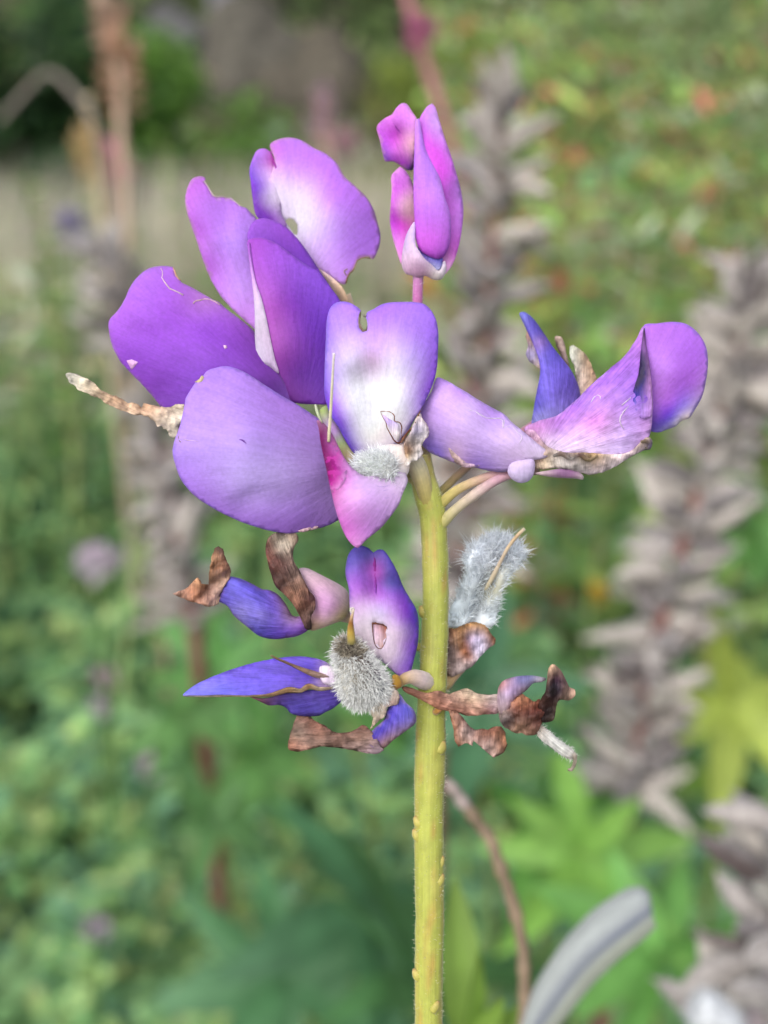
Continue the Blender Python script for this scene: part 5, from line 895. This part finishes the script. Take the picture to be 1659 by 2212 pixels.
# --- lower front floret: small shrunken banner, woolly pod, blue wings
f = floret([(935, 1478, 2.4), (920, 1472, 1.4), (905, 1466, .2), (885, 1462, -.8), (862, 1474, -1.4), (840, 1490, -1.8)], [15, 20, 19, 15, 11, 12], [(196, 186, 110), (226, 210, 190), (228, 206, 206), (216, 190, 170), (176, 140, 60), (190, 160, 110)])
FB = sheet('banner_petal', f, '5', [(1066, 240), (1080, 190), (1110, 155), (1150, 140), (1200, 158), (1226, 182), (1250, 166), (1284, 166), (1322, 212), (1370, 300), (1402, 382), (1440, 450), (1482, 522), (1497, 602), (1492, 722), (1470, 822), (1442, 922), (1416, 972), (1390, 932), (1340, 892), (1272, 832), (1210, 800), (1150, 740), (1100, 640), (1086, 520), (1080, 400), (1060, 310)],
      [(1066, 240, -1.6), (1150, 140, -1.2), (1284, 168, -1.2), (1400, 380, -1.3), (1497, 620, -.8), (1416, 970, -.6), (1230, 820, -1.8), (1090, 500, -2.2), (1235, 400, -1.5), (1233, 250, -1.2), (1150, 420, -2.7), (1130, 250, -2.3), (1310, 290, -2.2), (1340, 450, -2.7), (1400, 650, -2.6), (1260, 700, -2.2)],
      [(1120, 180, (74, 66, 156)), (1180, 210, (80, 74, 160)), (1090, 260, (90, 80, 176)), (1270, 200, (96, 76, 166)), (1320, 280, (74, 66, 158)), (1370, 380, (78, 70, 166)), (1300, 370, (86, 76, 160)), (1130, 350, (140, 84, 196)), (1180, 330, (134, 90, 196)), (1110, 440, (168, 116, 208)), (1150, 500, (206, 176, 224)), (1160, 620, (226, 210, 226), 1.4), (1190, 720, (224, 206, 220), 1.4), (1236, 300, (150, 60, 160)), (1240, 430, (150, 84, 186)), (1290, 440, (150, 96, 200)), (1380, 480, (140, 84, 206)), (1340, 540, (186, 150, 220)), (1270, 540, (176, 166, 206)), (1400, 580, (150, 100, 212)), (1450, 600, (112, 78, 196)), (1370, 660, (222, 200, 230), 1.3), (1350, 780, (228, 210, 232), 1.4), (1420, 740, (156, 112, 212)), (1460, 760, (120, 84, 204)), (1310, 830, (220, 200, 224)), (1400, 870, (136, 100, 204)), (1420, 940, (150, 120, 206))],
      bulge=.4, bw=28, vo=(1330, 1050), holes=[[(1222, 606), (1240, 598), (1262, 612), (1284, 608), (1308, 630), (1300, 660), (1306, 690), (1284, 712), (1288, 742), (1268, 756), (1250, 730), (1236, 738), (1230, 690), (1220, 650)]], edge=((84, 76, 180), 6, .5))
sheet('dried_petal', f, '5', [(1205, 590), (1320, 610), (1322, 700), (1290, 790), (1264, 820), (1220, 750), (1206, 680)], [], [(1260, 660, (210, 180, 200)), (1240, 720, (222, 200, 214)), (1290, 640, (150, 96, 80)), (1265, 780, (200, 164, 150))], mat='fade', on=FB, lift=-.16)
tube('vein_crease', f, '5', [(1228, 182, -1.5), (1233, 240, -1.85), (1238, 320, -2.05), (1240, 400, -2.2), (1246, 480, -2.4)], [4, 10, 11, 9, 3], [(110, 50, 140), (132, 36, 132), (140, 40, 140), (130, 60, 160), (150, 96, 190)], mat='petal', seg=6, flat=.3, on=FB, lift=0)  # magenta stripe, painted dark so the flat centre groove reads as a crease
tube('bite_margin', f, '5', [(1220, 606, -2.75), (1262, 610, -2.8), (1308, 630, -3.0), (1306, 690, -3.0), (1286, 742, -2.9), (1268, 760, -2.75), (1240, 742, -2.65), (1226, 690, -2.65), (1220, 606, -2.75)], [7, 5, 3, 2.5, 2.5, 3, 2.5, 2, 4], [(140, 84, 60), (126, 70, 50), (150, 96, 76), (170, 116, 96), (150, 90, 60), (160, 110, 80)], mat='dry', seg=6, wob=.4, on=FB, lift=.02)
pod = sheet('seed_pod', f, '5', [(1005, 720), (1050, 690), (1105, 700), (1160, 745), (1230, 830), (1288, 910), (1312, 1000), (1290, 1065), (1200, 1112), (1095, 1092), (1030, 1020), (1005, 900), (998, 790)], [(1005, 720, -3.4), (1105, 700, -3.4), (1300, 1000, -2.6), (1095, 1090, -2.8), (1140, 900, -3.4)],
      [(1090, 740, (60, 48, 40)), (1060, 800, (76, 66, 56)), (1140, 880, (104, 92, 74)), (1200, 1000, (136, 130, 124)), (1260, 1000, (160, 160, 166)), (1260, 920, (110, 104, 116)), (1060, 960, (190, 184, 170))], mat='pod', bulge=1.1, bw=44, closed=True)
CV = P(*cr('5', [(1150, 900)])[0], -3.5)
zt = P(*cr('5', [(1100, 775)])[0], -3.5).z; xl = P(*cr('5', [(1040, 900)])[0], -3.5).x
hairs('pod_wool', f, pod, 5000, .00078, .00008, (250, 250, 248), lean=Vector((.05, -.05, -.3)), jit=.38, bend=.12, var=.6, sel=lambda c: c.z < zt)
hairs('pod_wool', f, pod, 1500, .0006, .00008, (200, 190, 172), lean=Vector((.0, -.05, -.1)), jit=.38, bend=.12, var=.8, sel=lambda c: c.z >= zt)
hairs('pod_wool', f, pod, 900, .00095, .00008, (250, 250, 248), lean=Vector((0, 0, -.1)), jit=.3, bend=.12, rim=.6)
tube('style', f, '5', [(1096, 730, -4.0), (1090, 660, -4.1), (1092, 600, -4.2), (1100, 555, -4.3), (1108, 518, -4.3)], [32, 24, 15, 9, 8], [(150, 140, 84), (176, 146, 60), (150, 96, 40), (206, 176, 140), (230, 220, 206)], mat='calyx', seg=9, wob=.2)
tube('style', f, '5', [(1100, 550, -4.35), (1090, 530, -4.4), (1092, 515, -4.4), (1112, 516, -4.4)], [5, 6, 6, 4], [(226, 216, 206)]*4, mat='calyx', seg=6)
sheet('wing_petal', f, '5', [(84, 1040), (150, 982), (250, 932), (360, 890), (480, 852), (600, 825), (720, 809), (820, 808), (920, 830), (985, 868), (1040, 930), (1040, 1000), (985, 1002), (850, 992), (780, 1008), (700, 1012), (600, 1036), (450, 1046), (300, 1040), (180, 1046)],
      [(84, 1040, -1.6), (480, 850, -1.0), (820, 808, -1.2), (1040, 950, -1.6), (600, 1035, -2.8), (300, 1040, -2.4), (850, 992, -2.8), (600, 930, -1.9)],
      [(110, 1030, (104, 112, 214)), (250, 960, (110, 104, 216)), (400, 930, (98, 84, 206)), (600, 870, (92, 76, 196)), (800, 840, (100, 86, 204)), (900, 880, (112, 92, 196)), (700, 950, (90, 72, 190)), (850, 940, (86, 66, 176)), (500, 990, (94, 84, 206)), (300, 1010, (96, 100, 220)), (950, 920, (206, 186, 206)), (990, 970, (180, 156, 206)), (760, 900, (80, 62, 170), .6)],
      mat='fade', bulge=.2, bw=20, vo=(1250, 960), rag=.4)
tube('dried_rim', f, '5', [(84, 1042, -1.7), (200, 1045, -2.2), (350, 1042, -2.6), (500, 1044, -2.9), (620, 1034, -3.0), (720, 1006, -3.05), (790, 1010, -3.1), (840, 986, -3.1), (900, 1000, -3.2), (985, 994, -3.2)], [3, 6, 6, 7, 12, 20, 14, 20, 14, 8], [(190, 176, 200), (206, 186, 170), (200, 176, 150), (196, 166, 130), (190, 150, 110), (180, 140, 96), (206, 176, 140), (180, 136, 96), (214, 190, 160), (200, 170, 150)], mat='dry', seg=7, flat=.4, wob=.6)
tube('dried_rim', f, '5', [(610, 800, -2.6), (650, 820, -2.7), (720, 848, -2.9), (800, 884, -3.1), (870, 912, -3.2), (960, 930, -3.2)], [5, 8, 9, 15, 19, 14], [(180, 160, 120), (166, 130, 96), (160, 124, 100), (176, 140, 116), (186, 150, 136), (196, 166, 160)], mat='dry', seg=7, flat=.5, wob=.5)
sheet('dried_petal', f, '5', [(905, 868), (960, 862), (1000, 880), (1010, 960), (960, 980), (915, 950)], [(905, 870, -3.0), (1000, 880, -3.2), (960, 980, -3.2)], [(940, 890, (214, 200, 216)), (970, 940, (206, 190, 216))], mat='fade', crum=.15, csc=.05)
sheet('wing_petal', f, '5', [(488, 1048), (560, 1056), (622, 1048), (692, 1026), (800, 1010), (900, 1004), (1010, 1006), (1040, 1060), (985, 1116), (932, 1142), (900, 1160), (802, 1162), (732, 1146), (702, 1112), (662, 1096), (600, 1098), (540, 1072)],
      [(490, 1050, -1.4), (800, 1010, -1.9), (1040, 1050, -1.8), (800, 1160, -1.0), (600, 1090, -1.0), (850, 1080, -1.9)],
      [(540, 1062, (130, 86, 100)), (620, 1075, (92, 66, 130)), (720, 1080, (70, 60, 150)), (850, 1050, (78, 64, 160)), (850, 1130, (74, 66, 166)), (960, 1080, (80, 66, 166)), (900, 1150, (90, 86, 180))], mat='fade', bulge=.2, bw=15, vo=(1250, 1000), crum=.15, csc=.03)
sheet('dried_petal', f, '5', [(776, 1150), (830, 1150), (868, 1190), (930, 1220), (1000, 1262), (1080, 1262), (1130, 1238), (1172, 1218), (1212, 1254), (1240, 1290), (1270, 1350), (1290, 1366), (1240, 1392), (1130, 1372), (1000, 1350), (900, 1346), (800, 1372), (720, 1362), (718, 1312), (744, 1230)],
      [(776, 1150, -.6), (720, 1350, -1.4), (870, 1190, -1.2), (1000, 1300, -2.2), (1170, 1220, -2.2), (1240, 1390, -2.0), (800, 1270, -2.0), (1130, 1370, -1.2)],
      [(780, 1180, (150, 104, 84)), (830, 1190, (136, 90, 70)), (760, 1260, (140, 116, 96)), (740, 1340, (176, 110, 80)), (820, 1280, (150, 116, 100)), (860, 1250, (166, 106, 80)), (900, 1300, (150, 110, 90)), (960, 1280, (116, 80, 64)), (1050, 1300, (130, 92, 76)), (1100, 1340, (150, 116, 104)), (1160, 1260, (130, 84, 66)), (1190, 1300, (166, 126, 106)), (1220, 1350, (140, 110, 120)), (1000, 1340, (120, 84, 70))],
      mat='dry', bulge=.25, bw=14, crum=.35, csc=.035, waves=[(80, 24, .2)], rag=.6, thick=.22, vo=(500, 1300))
sheet('wing_petal', f, '5', [(1380, 1030), (1420, 1080), (1470, 1130), (1480, 1200), (1420, 1252), (1340, 1312), (1290, 1356), (1240, 1362), (1200, 1330), (1186, 1300), (1230, 1240), (1290, 1186), (1310, 1120), (1345, 1070)],
      [(1380, 1030, -1.6), (1480, 1170, -1.6), (1290, 1356, -1.6), (1190, 1300, -2.2), (1300, 1150, -2.2), (1370, 1190, -2.9)],
      [(1390, 1060, (110, 110, 214)), (1430, 1110, (86, 90, 200)), (1370, 1120, (92, 80, 190)), (1460, 1170, (120, 116, 206)), (1330, 1180, (70, 60, 170)), (1390, 1190, (96, 90, 204)), (1420, 1220, (140, 124, 180)), (1300, 1250, (84, 72, 180)), (1240, 1300, (80, 66, 166)), (1340, 1290, (150, 124, 140)), (1280, 1330, (160, 126, 130))], mat='fade', bulge=.3, bw=16, waves=[(130, 26, .18)], vo=(1400, 900), edge=((186, 160, 160), 5, .7))
sheet('dried_petal', f, '5', [(1310, 1010), (1350, 1000), (1380, 1030), (1370, 1090), (1310, 1110), (1300, 1160), (1250, 1200), (1210, 1240), (1225, 1180), (1215, 1130), (1260, 1080)], [(1310, 1010, -2.4), (1380, 1040, -2.2), (1220, 1220, -3.0), (1220, 1140, -2.8)], [(1340, 1040, (206, 180, 160)), (1270, 1130, (206, 190, 166)), (1235, 1200, (180, 150, 126)), (1330, 1090, (190, 150, 140))], mat='dry', crum=.35, csc=.05, rag=.8, step=3.5, grid=5)
sheet('calyx', f, '5', [(1340, 918), (1372, 915), (1398, 950), (1400, 985), (1372, 1000), (1345, 980)], [(1340, 920, -2.6), (1400, 980, -2.2), (1360, 1000, -2.4)], [(1365, 950, (176, 136, 44)), (1385, 980, (166, 116, 50))], mat='calyx', bulge=.4, bw=10, closed=True, step=4, grid=5)

# --- floret behind the stem: split silvery pod over a brown calyx
f = floret([(940, 1490, 3.4), (962, 1480, 4.2), (975, 1462, 4.6), (985, 1440, 4.8)], [14, 13, 14, 22], [(186, 178, 90), (206, 180, 120), (206, 170, 130), (180, 140, 120)])
pod = sheet('seed_pod', f, '6', [(480, 920), (505, 790), (560, 702), (600, 600), (640, 490), (618, 420), (690, 300), (770, 250), (850, 220), (940, 240), (1000, 275), (1050, 320), (1080, 375), (1040, 440), (975, 525), (915, 650), (875, 780), (845, 915), (780, 930), (620, 930)],
      [(490, 900, 5.0), (620, 420, 5.6), (850, 220, 6.4), (1080, 370, 5.8), (850, 910, 4.8), (700, 700, 5.4), (800, 450, 5.6)],
      [(560, 820, (196, 206, 212)), (700, 800, (86, 92, 98)), (720, 700, (76, 84, 90)), (640, 650, (200, 208, 212)), (800, 850, (220, 226, 230)), (840, 740, (196, 200, 196)), (840, 640, (150, 146, 116)), (760, 540, (90, 96, 106)), (700, 420, (206, 212, 218)), (880, 350, (100, 106, 116)), (800, 290, (226, 230, 236)), (980, 380, (104, 110, 120)), (900, 520, (190, 190, 180)), (1040, 370, (220, 226, 230))], mat='pod', bulge=.7, bw=30, closed=True, waves=[(25, 40, .25)], crum=.25, csc=.03)
ax = (P(*cr('6', [(900, 250)])[0], 6)-P(*cr('6', [(650, 900)])[0], 5)).normalized()
hairs('pod_wool', f, pod, 2600, .0008, .00007, (232, 238, 242), lean=ax*.9, jit=.4, bend=.15, var=.6, sel=lambda c: noise.noise(c*520) > -.12)
hairs('pod_wool', f, pod, 900, .0010, .00007, (240, 244, 248), lean=ax*.8, jit=.35, bend=.12, rim=.7)
top_z = P(*cr('6', [(800, 430)])[0], 6).z
hairs('pod_wool', f, pod, 1700, .0013, .00008, (238, 242, 248), lean=ax*.5, jit=.5, bend=.3, sel=lambda c: c.z > top_z)
tube('style', f, '6', [(1085, 168, 4.2), (1030, 220, 4.1), (960, 310, 4.1), (900, 420, 4.2), (840, 540, 4.4), (780, 645, 4.8)], [14, 15, 15, 15, 20, 14], [(230, 216, 190), (206, 176, 136), (214, 190, 156), (200, 180, 156), (206, 190, 160), (176, 166, 136)], mat='calyx', seg=8, flat=.6)
sheet('calyx', f, '6', [(470, 950), (560, 935), (620, 905), (700, 888), (790, 920), (830, 985), (862, 1020), (852, 1062), (820, 1082), (740, 1160), (690, 1222), (590, 1282), (510, 1312), (450, 1260), (440, 1100)],
      [(470, 950, 4.6), (700, 890, 4.2), (860, 1030, 4.2), (690, 1220, 3.6), (460, 1250, 4.2), (620, 1080, 3.0)],
      [(520, 980, (150, 96, 66)), (560, 1000, (190, 136, 90)), (620, 1000, (96, 54, 36)), (640, 1080, (140, 76, 46)), (700, 930, (190, 140, 100)), (780, 950, (176, 130, 96)), (720, 1020, (196, 176, 216), 1.3), (760, 1060, (206, 190, 220), 1.3), (720, 1130, (206, 190, 214), 1.2), (840, 1040, (180, 110, 60)), (660, 1150, (170, 96, 54)), (540, 1090, (120, 96, 90)), (560, 1200, (190, 160, 160)), (500, 1250, (150, 116, 100)), (620, 1220, (206, 176, 176))], mat='dry', bulge=.5, bw=30, crum=.4, csc=.035, closed=True, rag=.6, step=4, grid=6, waves=[(60, 36, .2)])

# --- withered floret dangling to the right across the stem
f = sheet('floret', lup, '6', [(140, 1386), (220, 1398), (320, 1432), (420, 1418), (500, 1442), (560, 1420), (640, 1400), (720, 1438), (800, 1448), (890, 1450), (900, 1580), (780, 1602), (640, 1612), (560, 1584), (420, 1562), (330, 1512), (230, 1462), (150, 1420)],
      [(140, 1390, -1.2), (320, 1450, -.4), (420, 1480, .0), (560, 1500, .4), (890, 1500, 1.0), (640, 1400, 1.2), (640, 1610, 1.2)],
      [(180, 1405, (156, 96, 70)), (260, 1440, (140, 86, 64)), (340, 1470, (176, 116, 80)), (420, 1460, (150, 90, 64)), (500, 1500, (176, 120, 96)), (600, 1460, (190, 150, 120)), (680, 1440, (206, 176, 140)), (640, 1540, (176, 120, 96)), (760, 1490, (180, 146, 124)), (800, 1560, (150, 96, 90)), (860, 1520, (176, 146, 150)), (720, 1580, (190, 136, 110))], mat='dry', bulge=.55, bw=18, closed=True, crum=.3, csc=.03, step=4, grid=6, vo=(-300, 1300), rag=.5)
tube('pedicel', f, '6', [(440, 1500, 2.0), (420, 1560, 1.2), (400, 1580, .6), (460, 1540, .4)], [30, 30, 26, 20], [(190, 170, 70), (200, 166, 60), (190, 140, 60), (176, 116, 80)], mat='calyx', seg=9)
sheet('sepal', f, '6', [(500, 1565), (560, 1580), (600, 1620), (650, 1690), (700, 1722), (760, 1716), (805, 1722), (850, 1700), (900, 1700), (932, 1742), (946, 1842), (920, 1892), (842, 1932), (790, 1890), (722, 1832), (692, 1800), (682, 1842), (642, 1820), (570, 1846), (545, 1800), (540, 1720), (520, 1640)],
      [(500, 1570, .2), (700, 1720, .6), (930, 1740, 1.0), (840, 1930, .0), (560, 1840, .2), (640, 1740, -.4), (840, 1810, -.5)],
      [(540, 1610, (160, 110, 84)), (570, 1700, (166, 110, 80)), (620, 1740, (206, 170, 160)), (580, 1800, (176, 116, 80)), (660, 1800, (190, 150, 136)), (740, 1770, (150, 96, 70)), (820, 1760, (136, 86, 64)), (800, 1840, (176, 140, 130)), (900, 1780, (180, 116, 76)), (920, 1850, (190, 120, 76)), (850, 1900, (190, 150, 136))], mat='dry', bulge=.15, bw=12, crum=.4, csc=.04, waves=[(40, 28, .2)], rag=.7, sharp=True, thick=.22, step=4, grid=6)
sheet('keel_petal', f, '6', [(880, 1402), (920, 1342), (1000, 1312), (1100, 1300), (1182, 1305), (1255, 1326), (1222, 1350), (1150, 1362), (1105, 1410), (1065, 1440), (1010, 1480), (960, 1560), (900, 1600), (876, 1540)],
      [(880, 1402, .8), (1100, 1300, .6), (1255, 1326, .6), (1060, 1440, .6), (890, 1580, .4), (960, 1440, -.5)],
      [(910, 1380, (176, 130, 130)), (960, 1350, (170, 140, 160)), (1040, 1340, (110, 110, 160)), (1120, 1330, (110, 114, 160)), (1200, 1320, (150, 146, 160)), (1000, 1420, (150, 130, 170)), (930, 1450, (176, 160, 190)), (900, 1540, (170, 150, 160)), (960, 1500, (160, 136, 150)), (1060, 1410, (150, 130, 150))], mat='fade', bulge=.5, bw=22, closed=True, crum=.2, csc=.04, step=4, grid=6)
sheet('dried_petal', f, '6', [(890, 1570), (960, 1520), (1010, 1470), (1055, 1440), (1110, 1470), (1160, 1502), (1200, 1480), (1240, 1560), (1230, 1640), (1205, 1700), (1182, 1752), (1100, 1762), (1060, 1742), (1020, 1752), (970, 1720), (932, 1702), (892, 1640)],
      [(890, 1570, .4), (1055, 1440, .8), (1200, 1480, .4), (1180, 1750, .2), (930, 1700, .2), (1060, 1600, -1.1)],
      [(930, 1590, (150, 126, 120)), (1060, 1490, (190, 116, 66)), (1020, 1540, (150, 80, 46)), (1100, 1560, (110, 54, 34)), (1180, 1530, (120, 58, 36)), (1000, 1620, (80, 48, 42)), (960, 1680, (76, 56, 54)), (1080, 1680, (150, 104, 80)), (1040, 1720, (166, 120, 90)), (1140, 1700, (130, 84, 66)), (1180, 1640, (100, 50, 36))], mat='dry', bulge=.6, bw=26, closed=True, crum=.5, csc=.045, waves=[(60, 26, .25)], rag=.7, step=4, grid=5.5)
sheet('dried_petal', f, '6', [(1180, 1560), (1215, 1470), (1242, 1430), (1258, 1330), (1270, 1245), (1298, 1214), (1318, 1216), (1372, 1272), (1410, 1350), (1432, 1390), (1470, 1408), (1478, 1450), (1432, 1492), (1352, 1492), (1328, 1550), (1312, 1642), (1262, 1662), (1210, 1660), (1180, 1620)],
      [(1180, 1580, .2), (1300, 1214, -.2), (1475, 1430, .4), (1312, 1640, -.2), (1290, 1420, -1.2), (1380, 1400, -.4)],
      [(1300, 1240, (206, 160, 120)), (1320, 1290, (84, 48, 50)), (1290, 1360, (50, 26, 30)), (1350, 1370, (70, 46, 56)), (1380, 1420, (64, 38, 44)), (1450, 1430, (196, 150, 120)), (1270, 1460, (48, 24, 24)), (1230, 1530, (64, 32, 26)), (1270, 1580, (34, 18, 18)), (1230, 1640, (40, 22, 20)), (1400, 1330, (120, 80, 80))], mat='dry', bulge=.5, bw=22, closed=True, crum=.35, csc=.045, waves=[(10, 34, .25)], rag=.5, step=4, grid=5.5)
pod = tube('seed_pod', f, '6', [(1180, 1700, .4), (1230, 1750, .0), (1300, 1810, -.3), (1370, 1865, -.4), (1430, 1905, -.4), (1462, 1935, -.3)], [36, 50, 48, 46, 44, 26], [(206, 176, 150), (230, 222, 214), (236, 234, 230), (232, 230, 224), (236, 230, 222), (220, 206, 190)], mat='dry', seg=10, flat=.6, wob=.25)
tube('style', f, '6', [(1460, 1900, -.6), (1478, 1930, -.7), (1470, 1980, -.7), (1450, 2025, -.6), (1420, 2028, -.5)], [18, 16, 14, 15, 10], [(226, 216, 206), (206, 186, 166), (214, 196, 176), (226, 206, 190), (214, 190, 170)], mat='dry', seg=7)
hairs('pod_wool', f, pod, 420, .00045, .00004, (236, 234, 230), lean=(P(1230, 1640, 0)-P(1160, 1580, 0)).normalized()*.8, jit=.4)
